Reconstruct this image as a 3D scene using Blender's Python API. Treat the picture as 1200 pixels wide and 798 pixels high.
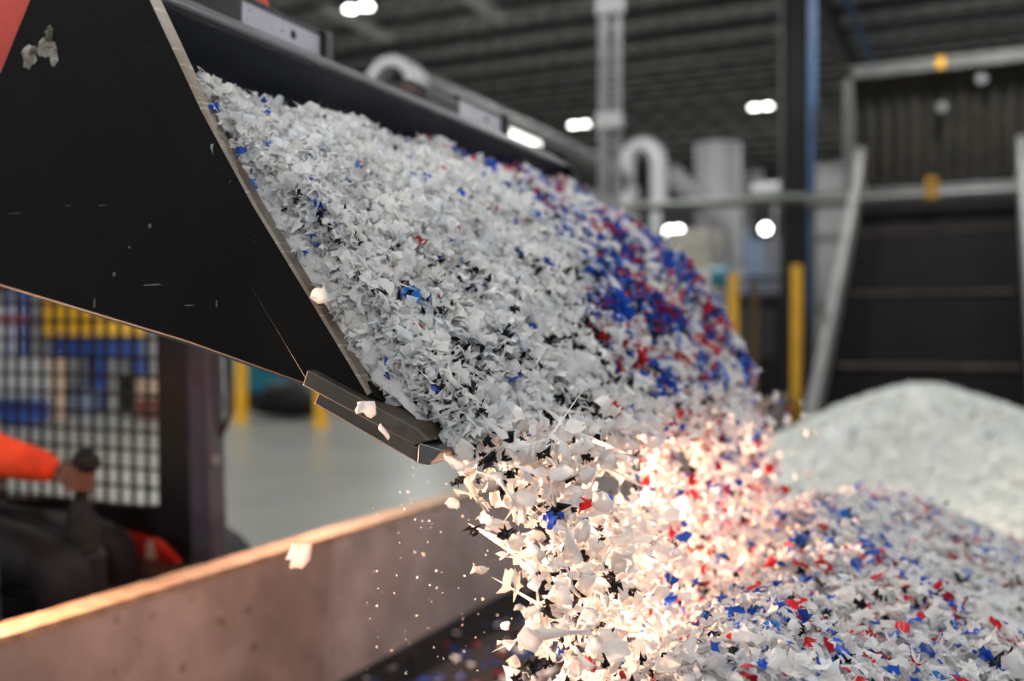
import bpy, bmesh, math, random
import numpy as np
from mathutils import Vector, Matrix, Euler

# ------------------------------------------------------------------ clean
for o in list(bpy.data.objects):
    bpy.data.objects.remove(o, do_unlink=True)
SC = bpy.context.scene
COL = SC.collection
PI = math.pi
R = math.radians
random.seed(7)
RNG = np.random.default_rng(11)

# ------------------------------------------------------------------ camera
CAM_H = 1.3
YAW = math.atan(550 / 1167)
cd = bpy.data.cameras.new('camera')
cam = bpy.data.objects.new('camera', cd)
COL.objects.link(cam)
cam.location = (0, 0, CAM_H)
cam.rotation_euler = (R(90 - 0.2), 0, YAW)
cd.lens = 35.0
cd.sensor_width = 36.0
cd.clip_start = 0.05
cd.clip_end = 200
cd.dof.use_dof = True
cd.dof.focus_distance = 1.52
cd.dof.aperture_fstop = 1.5
cd.dof.aperture_blades = 9
SC.camera = cam

# ------------------------------------------------------------------ world
w = bpy.data.worlds.new('world')
SC.world = w
w.use_nodes = True
w.node_tree.nodes['Background'].inputs[0].default_value = (0.90, 0.94, 1.0, 1)
w.node_tree.nodes['Background'].inputs[1].default_value = 0.50

# ------------------------------------------------------------------ light levels and exposure
HIGH_BAY_WATTS = 350
HEAD_LAMP_WATTS = 3300
SC.view_settings.view_transform = 'Standard'
SC.view_settings.look = 'None'
SC.view_settings.gamma = 1.0
SC.view_settings.exposure = 0.0
SC.view_settings.use_curve_mapping = False
SC.cycles.use_denoising = True
SC.cycles.max_bounces = 8
SC.cycles.diffuse_bounces = 5
SC.cycles.transmission_bounces = 6
SC.cycles.sample_clamp_indirect = 6.0

# ------------------------------------------------------------------ materials
def lin(r, g, b):
    def f(c):
        c /= 255
        return c / 12.92 if c <= 0.04045 else ((c + 0.055) / 1.055) ** 2.4
    return (f(r), f(g), f(b), 1)

def mat(name, col, rough=0.5, metal=0.0, var=0.0, scale=6.0, bump=0.0, col2=None, spec=0.5, coat=0.0, detail=4):
    m = bpy.data.materials.new(name)
    m.use_nodes = True
    nt = m.node_tree
    b = nt.nodes['Principled BSDF']
    b.inputs['Roughness'].default_value = rough
    b.inputs['Metallic'].default_value = metal
    b.inputs['Specular IOR Level'].default_value = spec
    b.inputs['Coat Weight'].default_value = coat
    tc = nt.nodes.new('ShaderNodeTexCoord')
    nz = nt.nodes.new('ShaderNodeTexNoise')
    nz.inputs['Scale'].default_value = scale
    nz.inputs['Detail'].default_value = detail
    nt.links.new(tc.outputs['Object'], nz.inputs['Vector'])
    if col2 is None:
        k = 1 - var
        col2 = (col[0] * k, col[1] * k, col[2] * k, 1)
    cr = nt.nodes.new('ShaderNodeValToRGB')
    cr.color_ramp.elements[0].position = 0.38
    cr.color_ramp.elements[1].position = 0.62
    cr.color_ramp.elements[0].color = col2
    cr.color_ramp.elements[1].color = col
    nt.links.new(nz.outputs['Fac'], cr.inputs['Fac'])
    nt.links.new(cr.outputs['Color'], b.inputs['Base Color'])
    if bump:
        bp = nt.nodes.new('ShaderNodeBump')
        bp.inputs['Strength'].default_value = bump
        bp.inputs['Distance'].default_value = 0.01
        nt.links.new(nz.outputs['Fac'], bp.inputs['Height'])
        nt.links.new(bp.outputs['Normal'], b.inputs['Normal'])
    return m

def scratched(name, base, scr, rough, metal=0.0, amount=0.68, stretch=(3, 3, 60), wear=None, spec=0.5):
    """painted steel: base colour, thin bright scratches and dull dusty blotches"""
    m = bpy.data.materials.new(name)
    m.use_nodes = True
    nt = m.node_tree
    N, L = nt.nodes, nt.links
    b = N['Principled BSDF']
    b.inputs['Metallic'].default_value = metal
    b.inputs['Specular IOR Level'].default_value = spec
    tc = N.new('ShaderNodeTexCoord')
    mp = N.new('ShaderNodeMapping')
    mp.inputs['Scale'].default_value = stretch
    mp.inputs['Rotation'].default_value = (0, R(35), 0)
    L.new(tc.outputs['Object'], mp.inputs['Vector'])
    n1 = N.new('ShaderNodeTexNoise')
    n1.inputs['Scale'].default_value = 4
    n1.inputs['Detail'].default_value = 6
    L.new(mp.outputs['Vector'], n1.inputs['Vector'])
    n2 = N.new('ShaderNodeTexNoise')
    n2.inputs['Scale'].default_value = 5
    n2.inputs['Detail'].default_value = 5
    L.new(tc.outputs['Object'], n2.inputs['Vector'])
    r1 = N.new('ShaderNodeValToRGB')
    r1.color_ramp.elements[0].position = amount
    r1.color_ramp.elements[1].position = amount + 0.06
    L.new(n1.outputs['Fac'], r1.inputs['Fac'])
    r2 = N.new('ShaderNodeValToRGB')
    r2.color_ramp.elements[0].position = 0.45
    r2.color_ramp.elements[1].position = 0.75
    r2.color_ramp.elements[0].color = base
    r2.color_ramp.elements[1].color = wear or (base[0] * 1.8, base[1] * 1.7, base[2] * 1.6, 1)
    L.new(n2.outputs['Fac'], r2.inputs['Fac'])
    mx = N.new('ShaderNodeMixRGB')
    L.new(r1.outputs['Color'], mx.inputs['Fac'])
    L.new(r2.outputs['Color'], mx.inputs['Color1'])
    mx.inputs['Color2'].default_value = scr
    L.new(mx.outputs['Color'], b.inputs['Base Color'])
    mr = N.new('ShaderNodeMapRange')
    mr.inputs['To Min'].default_value = rough - 0.08
    mr.inputs['To Max'].default_value = rough + 0.12
    L.new(n2.outputs['Fac'], mr.inputs['Value'])
    L.new(mr.outputs['Result'], b.inputs['Roughness'])
    bp = N.new('ShaderNodeBump')
    bp.inputs['Strength'].default_value = 0.12
    bp.inputs['Distance'].default_value = 0.004
    L.new(n2.outputs['Fac'], bp.inputs['Height'])
    L.new(bp.outputs['Normal'], b.inputs['Normal'])
    return m

def emit(name, col, s):
    m = bpy.data.materials.new(name)
    m.use_nodes = True
    nt = m.node_tree
    nt.nodes.remove(nt.nodes['Principled BSDF'])
    e = nt.nodes.new('ShaderNodeEmission')
    e.inputs[0].default_value = col
    e.inputs[1].default_value = s
    nt.links.new(e.outputs[0], nt.nodes['Material Output'].inputs[0])
    return m

def plastic(name, colour=None, rough=0.33, trans=0.46):
    """milky shredded plastic: glossy dielectric mixed with a translucent share; colour from the flake's own colour attribute"""
    m = bpy.data.materials.new(name)
    m.use_nodes = True
    nt = m.node_tree
    N, L = nt.nodes, nt.links
    b = N['Principled BSDF']
    b.inputs['Roughness'].default_value = rough
    b.inputs['Specular IOR Level'].default_value = 0.45
    t = N.new('ShaderNodeBsdfTranslucent')
    mx = N.new('ShaderNodeMixShader')
    mx.inputs[0].default_value = trans
    if colour is None:
        a = N.new('ShaderNodeAttribute')
        a.attribute_name = 'flake_colour'
        L.new(a.outputs['Color'], b.inputs['Base Color'])
        L.new(a.outputs['Color'], t.inputs['Color'])
    else:
        b.inputs['Base Color'].default_value = colour
        t.inputs['Color'].default_value = colour
    L.new(b.outputs[0], mx.inputs[1])
    L.new(t.outputs[0], mx.inputs[2])
    L.new(mx.outputs[0], N['Material Output'].inputs[0])
    return m

M = {}
M['concrete'] = mat('polished concrete', (0.150, 0.156, 0.134, 1), 0.34, var=0.22, scale=0.55, detail=6, spec=0.45)
M['deck'] = mat('ceiling deck', (0.46, 0.46, 0.47, 1), 0.7, var=0.25, scale=0.4)
M['joist'] = mat('joist paint', (0.06, 0.06, 0.062, 1), 0.6, var=0.2)
M['darksteel'] = mat('dark column steel', (0.014, 0.014, 0.015, 1), 0.6, var=0.3, spec=0.15)
M['wallpanel'] = mat('wall panel', (0.30, 0.31, 0.32, 1), 0.7, var=0.15, scale=0.6)
M['wallwhite'] = mat('white wall panel', (0.36, 0.37, 0.37, 1), 0.7, var=0.12, scale=0.6)
M['binfloor'] = mat('black rubber floor', (0.018, 0.015, 0.015, 1), 0.75, var=0.5, scale=9, bump=0.4, spec=0.15)
M['bucketpaint'] = scratched('bucket black paint', (0.0042, 0.0040, 0.0039, 1), (0.13, 0.12, 0.11, 1), 0.55, amount=0.72, spec=0.09)
M['bucketinner'] = scratched('bucket inner sheet', (0.085, 0.092, 0.12, 1), (0.2, 0.14, 0.15, 1), 0.42, amount=0.72, stretch=(20, 2, 2), spec=0.9)
M['lipsteel'] = scratched('worn lip steel', (0.15, 0.152, 0.165, 1), (0.36, 0.30, 0.30, 1), 0.42, metal=0.2, amount=0.62, stretch=(30, 3, 30), wear=(0.10, 0.10, 0.105, 1))
M['edgesteel'] = scratched('bare edge steel', (0.36, 0.33, 0.29, 1), (0.5, 0.47, 0.42, 1), 0.4, metal=0.6, amount=0.6, wear=(0.16, 0.09, 0.045, 1))
M['basewear'] = scratched('brown worn base plate', (0.034, 0.027, 0.021, 1), (0.30, 0.27, 0.23, 1), 0.5, amount=0.66, stretch=(4, 40, 4), wear=(0.095, 0.075, 0.058, 1))
M['bevelsteel'] = scratched('polished bevel steel', (0.20, 0.20, 0.20, 1), (0.4, 0.4, 0.4, 1), 0.32, metal=0.7, amount=0.6, wear=(0.09, 0.09, 0.09, 1))
M['bracket'] = scratched('lavender worn bracket', (0.52, 0.50, 0.58, 1), (0.06, 0.06, 0.06, 1), 0.5, metal=0.0, amount=0.64, stretch=(25, 25, 25), wear=(0.68, 0.66, 0.72, 1))
M['mud'] = mat('dried dirt', (0.42, 0.40, 0.36, 1), 0.95, col2=(0.12, 0.105, 0.075, 1), scale=22, bump=1.0)
M['red'] = mat('loader red paint', (0.62, 0.035, 0.012, 1), 0.4, var=0.35, scale=5)
M['redhose'] = mat('red hose rubber', (0.55, 0.06, 0.025, 1), 0.4)
M['cabpaint'] = mat('cab black paint', (0.012, 0.012, 0.014, 1), 0.35, var=0.3)
M['cabgrey'] = mat('cab glossy grey paint', (0.072, 0.072, 0.098, 1), 0.22, var=0.3, scale=3)
M['rubber'] = mat('black rubber', (0.006, 0.006, 0.006, 1), 0.6, var=0.3, bump=0.3, scale=20, spec=0.3)
M['whitemark'] = mat('white decal', (0.6, 0.6, 0.6, 1), 0.5)
M['skin'] = mat('skin', (0.19, 0.085, 0.05, 1), 0.5, var=0.15, scale=20)
M['orange'] = mat('orange work shirt', (0.95, 0.085, 0.018, 1), 0.8, var=0.25, scale=14, bump=0.6)
M['hivis'] = mat('yellow safety vest', (0.62, 0.75, 0.02, 1), 0.8, var=0.15, scale=12, bump=0.4)
M['trousers'] = mat('dark work trousers', (0.0075, 0.008, 0.011, 1), 0.7, col2=(0.0035, 0.003, 0.003, 1), scale=7, bump=0.6, spec=0.3)
M['hat'] = mat('hard hat', (0.7, 0.7, 0.68, 1), 0.35)
M['hair'] = mat('dark hair', (0.012, 0.009, 0.007, 1), 0.6)
M['eye'] = mat('eye white', (0.6, 0.58, 0.55, 1), 0.2)
M['yellow'] = mat('yellow paint', (0.75, 0.40, 0.012, 1), 0.45, var=0.12)
M['blue'] = mat('blue paint', (0.012, 0.055, 0.26, 1), 0.45, var=0.3)
M['bluepipe'] = mat('blue pipe paint', (0.035, 0.10, 0.23, 1), 0.45, var=0.15)
M['teal'] = mat('teal plastic', (0.01, 0.17, 0.24, 1), 0.4, var=0.3, scale=2)
M['galv'] = mat('galvanised sheet', (0.25, 0.255, 0.26, 1), 0.42, metal=0.35, var=0.18, scale=5)
M['galvlight'] = mat('pale galvanised sheet', (0.36, 0.365, 0.37, 1), 0.5, metal=0.1, var=0.12, scale=2)
M['greyrail'] = mat('grey rail paint', (0.13, 0.13, 0.126, 1), 0.5, var=0.3, scale=4, bump=0.2)
M['lightgrey'] = mat('light grey paint', (0.22, 0.22, 0.225, 1), 0.55, var=0.15, scale=2)
M['greenrail'] = mat('green grey rail', (0.10, 0.115, 0.10, 1), 0.5, var=0.2)
M['ductgrey'] = mat('dull duct sheet', (0.045, 0.044, 0.043, 1), 0.6, var=0.2, spec=0.25)
M['dimyellow'] = mat('darkened brown yellow paint', (0.22, 0.13, 0.02, 1), 0.6, var=0.3)  # yellow darkened in its colour so the post behind the mesh looks dim
M['beige'] = mat('beige machine paint', (0.30, 0.285, 0.24, 1), 0.5, var=0.12)
M['olive'] = mat('olive sheet', (0.022, 0.019, 0.011, 1), 0.6, scale=3, col2=(0.013, 0.012, 0.008, 1), spec=0.25)
M['belt'] = mat('black belt rubber', (0.0055, 0.0055, 0.006, 1), 0.9, var=0.3, scale=5, spec=0.05)
M['cleat'] = mat('brown grey cleat', (0.13, 0.10, 0.088, 1), 0.7, var=0.4, spec=0.2)
M['redbrown'] = mat('red brown crate', (0.16, 0.035, 0.028, 1), 0.6, var=0.15)
M['cardboard'] = mat('tan sack', (0.50, 0.36, 0.24, 1), 0.8, var=0.2)
M['whitestuff'] = mat('white wrap', (0.42, 0.43, 0.44, 1), 0.5, var=0.12, scale=3)
M['greyblue'] = mat('grey blue paint', (0.16, 0.22, 0.32, 1), 0.5, var=0.2)
M['dullpanel'] = mat('dull white panel', (0.62, 0.62, 0.62, 1), 0.6)
M['lamp'] = emit('lamp lens', (0.93, 1.0, 0.92, 1), 14.0)
M['tube'] = emit('strip light lens', (1.0, 1.0, 0.93, 1), 3.2)
M['headlens'] = emit('head lamp lens', (1.0, 0.62, 0.36, 1), 6.0)
M['flake'] = plastic('shredded plastic')
FCOL = {'white': (0.90, 0.895, 0.885, 1), 'blue': (0.012, 0.075, 0.50, 1), 'red': (0.62, 0.016, 0.022, 1), 'black': (0.008, 0.008, 0.010, 1)}
for k, v in FCOL.items():
    M['flake_' + k] = plastic('solid flake ' + k, v, trans=0.45 if k == 'white' else 0.18)

def wood_wall_material():
    m = mat('grey brown wall board', (0.35, 0.285, 0.272, 1), 0.62, var=0.28, scale=3.2, detail=8)
    nt = m.node_tree
    N, L = nt.nodes, nt.links
    b = N['Principled BSDF']
    src = b.inputs['Base Color'].links[0].from_socket
    tc = N.new('ShaderNodeTexCoord')
    mp = N.new('ShaderNodeMapping')
    mp.inputs['Scale'].default_value = (1, 3.0, 3.0)
    L.new(tc.outputs['Object'], mp.inputs['Vector'])
    n = N.new('ShaderNodeTexNoise')
    n.inputs['Scale'].default_value = 3
    n.inputs['Detail'].default_value = 7
    L.new(mp.outputs[0], n.inputs['Vector'])
    r = N.new('ShaderNodeValToRGB')
    r.color_ramp.elements[0].position = 0.42
    r.color_ramp.elements[1].position = 0.6
    L.new(n.outputs['Fac'], r.inputs['Fac'])
    n2 = N.new('ShaderNodeTexNoise')
    n2.inputs['Scale'].default_value = 16
    n2.inputs['Detail'].default_value = 3
    L.new(tc.outputs['Object'], n2.inputs['Vector'])
    r2 = N.new('ShaderNodeValToRGB')
    r2.color_ramp.elements[0].position = 0.26
    r2.color_ramp.elements[1].position = 0.36
    r2.color_ramp.elements[0].color = (0.35, 0.3, 0.28, 1)
    L.new(n2.outputs['Fac'], r2.inputs['Fac'])
    mx = N.new('ShaderNodeMixRGB')
    mx.blend_type = 'MULTIPLY'
    mx.inputs['Fac'].default_value = 0.16
    L.new(src, mx.inputs['Color1'])
    L.new(r.outputs['Color'], mx.inputs['Color2'])
    mx2 = N.new('ShaderNodeMixRGB')
    mx2.blend_type = 'MULTIPLY'
    mx2.inputs['Fac'].default_value = 0.8
    L.new(mx.outputs[0], mx2.inputs['Color1'])
    L.new(r2.outputs['Color'], mx2.inputs['Color2'])
    L.new(mx2.outputs[0], b.inputs['Base Color'])
    return m
M['wallboard'] = wood_wall_material()
M['caprail'] = mat('bare wood cap', (0.32, 0.225, 0.155, 1), 0.6, col2=(0.21, 0.145, 0.09, 1), scale=18, bump=0.4)

# ------------------------------------------------------------------ mesh helpers
class MB:
    """collects boxes, bars, tubes, lathes and prisms into one mesh"""
    def __init__(self):
        self.v, self.f, self.sm = [], [], []

    def add(self, vs, fs, smooth=False):
        o = len(self.v)
        self.v += [tuple(p) for p in vs]
        self.f += [tuple(i + o for i in f) for f in fs]
        self.sm += [smooth] * len(fs)
        return self

    def box(self, c, s, rot=None):
        x, y, z = s[0] / 2, s[1] / 2, s[2] / 2
        vs = [Vector(p) for p in ((-x, -y, -z), (x, -y, -z), (x, y, -z), (-x, y, -z), (-x, -y, z), (x, -y, z), (x, y, z), (-x, y, z))]
        if rot:
            q = Euler(rot).to_matrix()
            vs = [q @ p for p in vs]
        c = Vector(c)
        return self.add([p + c for p in vs], [(0, 3, 2, 1), (4, 5, 6, 7), (0, 1, 5, 4), (1, 2, 6, 5), (2, 3, 7, 6), (3, 0, 4, 7)])

    def lohi(self, a, b):
        return self.box([(p + q) / 2 for p, q in zip(a, b)], [abs(q - p) for p, q in zip(a, b)])

    def prism(self, prof, y0, y1):
        """profile in X,Z (counter-clockwise or not), extruded along Y"""
        n = len(prof)
        vs = [(p[0], y0, p[1]) for p in prof] + [(p[0], y1, p[1]) for p in prof]
        fs = [tuple(range(n)), tuple(range(2 * n - 1, n - 1, -1))]
        fs += [(i, i + n, (i + 1) % n + n, (i + 1) % n) for i in range(n)]
        return self.add(vs, fs)

    def bar(self, a, b, w, h=None, up=(0, 0, 1)):
        a, b = Vector(a), Vector(b)
        d = (b - a).normalized()
        u = Vector(up)
        if abs(d.dot(u)) > 0.98:
            u = Vector((1, 0, 0))
        s = d.cross(u).normalized()
        u = s.cross(d)
        h = h or w
        vs = []
        for p in (a, b):
            for i, j in ((-1, -1), (1, -1), (1, 1), (-1, 1)):
                vs.append(p + s * (i * w / 2) + u * (j * h / 2))
        return self.add(vs, [(0, 1, 2, 3), (7, 6, 5, 4), (0, 4, 5, 1), (1, 5, 6, 2), (2, 6, 7, 3), (3, 7, 4, 0)])

    def tube(self, pts, r, n=10, caps=True):
        pts = [Vector(p) for p in pts]
        rs = r if isinstance(r, (list, tuple)) else [r] * len(pts)
        vs, fs = [], []
        u = None
        for i, p in enumerate(pts):
            d = (pts[min(i + 1, len(pts) - 1)] - pts[max(i - 1, 0)]).normalized()
            if u is None:
                u = d.orthogonal().normalized()
            u = (u - d * u.dot(d))
            u = u.normalized() if u.length > 1e-6 else d.orthogonal().normalized()
            s = d.cross(u)
            for k in range(n):
                a = 2 * PI * k / n
                vs.append(p + (u * math.cos(a) + s * math.sin(a)) * rs[i])
        for i in range(len(pts) - 1):
            for k in range(n):
                a, b = i * n + k, i * n + (k + 1) % n
                fs.append((a, b, b + n, a + n))
        self.add(vs, fs, True)
        if caps:
            m = len(pts) - 1
            self.add(vs[:n], [tuple(range(n - 1, -1, -1))])
            self.add(vs[m * n:], [tuple(range(n))])
        return self

    def cyl(self, c, r, h, n=20, r2=None):
        c = Vector(c)
        return self.tube([c, c + Vector((0, 0, h))], [r, r if r2 is None else r2], n)

    def build(self, name, m, parent=None, bevel=0.0, kind=None):
        me = bpy.data.meshes.new(name)
        me.from_pydata(self.v, [], self.f)
        me.validate()
        me.polygons.foreach_set('use_smooth', self.sm[:len(me.polygons)])
        for k in (m if isinstance(m, (list, tuple)) else [m]):
            me.materials.append(k)
        bm = bmesh.new()
        bm.from_mesh(me)
        bmesh.ops.recalc_face_normals(bm, faces=bm.faces)
        bm.to_mesh(me)
        bm.free()
        o = bpy.data.objects.new(name, me)
        COL.objects.link(o)
        if parent:
            o.parent = parent
        if bevel:
            b = o.modifiers.new('bevel', 'BEVEL')
            b.width = bevel
            b.segments = 2
            b.limit_method = 'ANGLE'
        if kind:
            o['kind'] = kind
        return o

def tag(o, label=None, cat=None, group=None, kind=None):
    for k, v in (('label', label), ('category', cat), ('group', group), ('kind', kind)):
        if v:
            o[k] = v
    return o

def thing(name, label, cat, group=None):
    o = bpy.data.objects.new(name, None)
    o.empty_display_size = 0.1
    COL.objects.link(o)
    return tag(o, label, cat, group)

def tree_copy(o, offset, label=None):
    """a copy of a thing, its parts and their sub-parts, moved by offset"""
    def rec(q, par):
        n = q.copy()
        COL.objects.link(n)
        n.parent = par
        for ch in list(q.children):
            rec(ch, n)
        return n
    r = rec(o, None)
    r.location = Vector(r.location) + Vector(offset)
    if label:
        r['label'] = label
    return r

# ------------------------------------------------------------------ the hall
def struct(o):
    o['kind'] = 'structure'
    return o
struct(MB().lohi((-26, -12, -0.2), (16, 52, 0)).build('floor', M['concrete']))
CEIL = 9.0
ceil = MB()
for i in range(28):                                   # ribbed roof deck
    y = -12 + i * 64 / 28
    ceil.lohi((-26, y, CEIL), (16, y + 64 / 28, CEIL + 0.1))
ceil = struct(ceil.build('ceiling', M['deck']))
def joist_mesh():
    b = MB()
    b.bar((-26, 0, CEIL - 0.06), (16, 0, CEIL - 0.06), 0.13, 0.09)
    b.bar((-26, 0, CEIL - 0.74), (16, 0, CEIL - 0.74), 0.13, 0.09)
    n = 42
    for i in range(n):
        x = -26 + i * 42 / n
        b.bar((x, 0, CEIL - 0.74), (x + 0.5, 0, CEIL - 0.08), 0.03)
        b.bar((x + 0.5, 0, CEIL - 0.08), (x + 1.0, 0, CEIL - 0.74), 0.03)
    return b
j0 = joist_mesh().build('joist', M['joist'], ceil)
j0.location.y = 10.2
for i in range(1, 24):
    j = j0.copy()
    COL.objects.link(j)
    j.parent = ceil
    j.location.y = 10.2 + i * 1.75
for gx in (-2.95, -15.5):                             # girders carrying the joists
    b = MB()
    b.lohi((gx - 0.17, -2, CEIL - 0.79), (gx + 0.17, 51.5, CEIL - 0.76))
    b.lohi((gx - 0.015, -2, CEIL - 1.25), (gx + 0.015, 51.5, CEIL - 0.79))
    b.lohi((gx - 0.17, -2, CEIL - 1.28), (gx + 0.17, 51.5, CEIL - 1.25))
    b.build('girder', M['joist'], ceil)
struct(MB().lohi((-26.2, -12, 0), (-26, 52, CEIL)).build('wall_left', M['wallpanel']))
struct(MB().lohi((-26, 52, 0), (16, 52.2, CEIL)).build('wall_back', M['wallpanel']))
# black rubber floor inside the bay, with the low wall around it
struct(MB().lohi((-2.17, -0.5, 0), (4.0, 11.2, 0.012)).build('floor_bay', M['binfloor']))

wall = thing('retaining_wall', 'long low grey brown board wall with bare wood cap behind the falling flakes', 'wall')
WX, WT, WH = -2.17, 0.105, 0.566
for k, (y0, y1) in enumerate(((0.6, 3.04), (3.042, 5.48), (5.482, 7.92), (7.922, 10.36), (10.362, 13.6))):
    MB().lohi((WX - WT + 0.012, y0, 0), (WX, y1, WH - 0.022)).build('wall_board', M['wallboard'], wall, 0.003)
cap = MB()
n = 60                                                # chipped upper edge of the cap, splintered here and there
rr = random.Random(3)
prev = None
ys = [0.6 + i * (13.6 - 0.6) / 240 for i in range(241)]
vs = []
for y in ys:
    chip = 0.012 * max(0, rr.random() - 0.86) * 6
    ch2 = 0.03 * max(0, math.sin(y * 9.1) * math.sin(y * 2.7) - 0.72)
    vs += [(WX - WT - 0.004 + ch2, y, WH - 0.022), (WX + 0.004, y, WH - 0.022), (WX + 0.004 - chip * 0.4, y, WH), (WX - WT - 0.004 + ch2 + chip, y, WH - chip * 0.3)]
fs = []
for i in range(240):
    for k in range(4):
        a, b_ = i * 4 + k, i * 4 + (k + 1) % 4
        fs.append((a, b_, b_ + 4, a + 4))
fs += [(0, 1, 2, 3), (963, 962, 961, 960)]
cap.add(vs, fs).build('cap_rail', M['caprail'], wall)

# ------------------------------------------------------------------ high bay lamps (light the hall)
def lamp_thing(x, y, z, label, power):
    t = thing('high_bay_lamp', label, 'ceiling lamp', None if 'outside' not in label else 'twin high bay lamps under the roof')
    t.location = (x, y, z)
    b = MB()
    b.bar((-0.32, 0, 0.06), (0.32, 0, 0.06), 0.34, 0.09)
    b.build('housing', M['darksteel'], t, 0.01)
    for s in (-1, 1):
        MB().cyl((s * 0.17, 0, -0.012), 0.115, 0.03, 16).build('lens', M['lamp'], t)
        MB().tube([(s * 0.25, 0, 0.1), (s * 0.25, 0, CEIL - z)], 0.008, 6).build('hanger', M['darksteel'], t)
    ld = bpy.data.lights.new('high_bay_light', 'AREA')
    ld.shape = 'RECTANGLE'
    ld.size, ld.size_y = 0.62, 0.3
    ld.energy = power
    ld.color = (1.0, 0.985, 0.965)
    lo = bpy.data.objects.new('high_bay_light', ld)
    COL.objects.link(lo)
    lo.parent = t
    lo.location = (0, 0, -0.05)
    return t
for i, x in enumerate((-15.6, -10.45, -5.29, -0.1, 5.1)):
    for j, y in enumerate((-6.5, 4.3, 15.5, 26.7, 38.0)):
        if i == 0 and j < 1:
            continue
        if (i, j) == (1, 2):
            lb = 'twin high bay lamp at the top of the picture above the flake heap'
        elif (i, j) == (1, 3):
            lb = 'bright twin high bay lamp left of the vertical strut pair'
        elif (i, j) == (2, 3):
            lb = 'bright twin high bay lamp just left of the dark column'
        else:
            lb = 'twin high bay lamp hung under the roof outside the picture'
        lamp_thing(x, y, 7.4, lb, HIGH_BAY_WATTS if (i, j) != (3, 1) else 120)

# ------------------------------------------------------------------ loader bucket
YN, YF = 1.27, 3.20
bk = thing('loader_bucket', 'big black tipped loader bucket pouring plastic flakes over the wall', 'bucket')
# side plate outline in X,Z
SIDE = [(-1.305, 1.930), (-1.159, 1.673), (-1.053, 1.512), (-0.864, 1.254), (-0.815, 1.205), (-0.936, 1.220), (-1.205, 1.293), (-1.652, 1.395), (-1.95, 1.47), (-2.02, 1.56), (-1.98, 1.63), (-1.80, 1.70), (-1.652, 1.792), (-1.572, 1.916), (-1.50, 1.970), (-1.407, 1.970)]
def side_plate(y0, y1, name='side_plate'):
    return MB().prism(SIDE, y0, y1).build(name, M['bucketpaint'], bk, 0.003)
sp = side_plate(YN, YN + 0.016)
side_plate(YF - 0.016, YF)
def strip_between(front, back, y0, y1):
    """flat reinforcement strip lying on the side plate"""
    return MB().prism(front + back[::-1], y0, y1)
FRONT = [(-1.305, 1.930), (-1.159, 1.673), (-1.053, 1.512), (-0.864, 1.254), (-0.835, 1.213)]
BACK = [(-1.425, 1.885), (-1.330, 1.759), (-1.258, 1.664), (-1.135, 1.480), (-0.944, 1.222)]
strip_between(FRONT, BACK, YN - 0.003, YN).build('side_cutter', M['bucketpaint'], bk, 0.002)
strip_between(FRONT, BACK, YF, YF + 0.008).build('side_cutter', M['bucketpaint'], bk, 0.002)
def edge_strip(y0, y1):
    off = [(p[0] + 0.004, p[1] + 0.003) for p in FRONT]
    return MB().prism(off + [(p[0] - 0.001, p[1] - 0.001) for p in FRONT[::-1]], y0, y1).build('bare_edge', M['edgesteel'], bk)
tag(edge_strip(YN - 0.007, YN + 0.015), 'pale worn metal front edge')
# shell: floor, curved back, top band
inner = [(-0.80, 1.192), (-1.205, 1.300), (-1.652, 1.405), (-1.90, 1.478), (-1.955, 1.555), (-1.92, 1.63), (-1.80, 1.70), (-1.655, 1.775), (-1.30, 1.882)]
outer = [(-0.80, 1.178), (-1.205, 1.286), (-1.652, 1.391), (-1.91, 1.464), (-1.972, 1.555), (-1.93, 1.643), (-1.807, 1.714), (-1.66, 1.790), (-1.315, 1.893)]
MB().prism(inner + outer[::-1], YN + 0.016, YF - 0.016).build('shell', M['bucketinner'], bk)
band = [(-1.300, 1.880), (-1.290, 1.889), (-1.296, 1.900), (-1.352, 1.936), (-1.375, 1.942), (-1.384, 1.932), (-1.335, 1.890), (-1.315, 1.880)]
tag(MB().prism(band, YN + 0.016, YF - 0.02).build('top_band', M['lipsteel'], bk, 0.003), 'worn grey steel top band')
# thin bead added as the bright highlight along the bend of the band
MB().tube([(-1.293, YN + 0.02, 1.890), (-1.293, YF - 0.02, 1.890)], 0.007, 8).build('bend_highlight', M['lipsteel'], bk)
# base cutting edge plate, sticking out past the side plate, and the bolt-on wear edge beneath it
base = [(-0.945, 1.226), (-0.935, 1.250), (-0.742, 1.168), (-0.722, 1.150), (-0.745, 1.142)]
MB().prism(base, YN - 0.022, YF + 0.022).build('base_edge', M['basewear'], bk, 0.002)
wear = [(-0.925, 1.198), (-0.915, 1.216), (-0.745, 1.141), (-0.700, 1.136), (-0.722, 1.116), (-0.742, 1.117)]
MB().prism(wear, YN - 0.020, YF + 0.020).build('wear_edge', M['basewear'], bk, 0.002)
bev = [(-0.738, 1.147), (-0.699, 1.1375), (-0.721, 1.1150), (-0.7405, 1.1165)]
tag(MB().prism(bev, YN - 0.0215, YF + 0.0215).build('bevel_face', M['bevelsteel'], bk, 0.001), 'shiny ground bevel')
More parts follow.
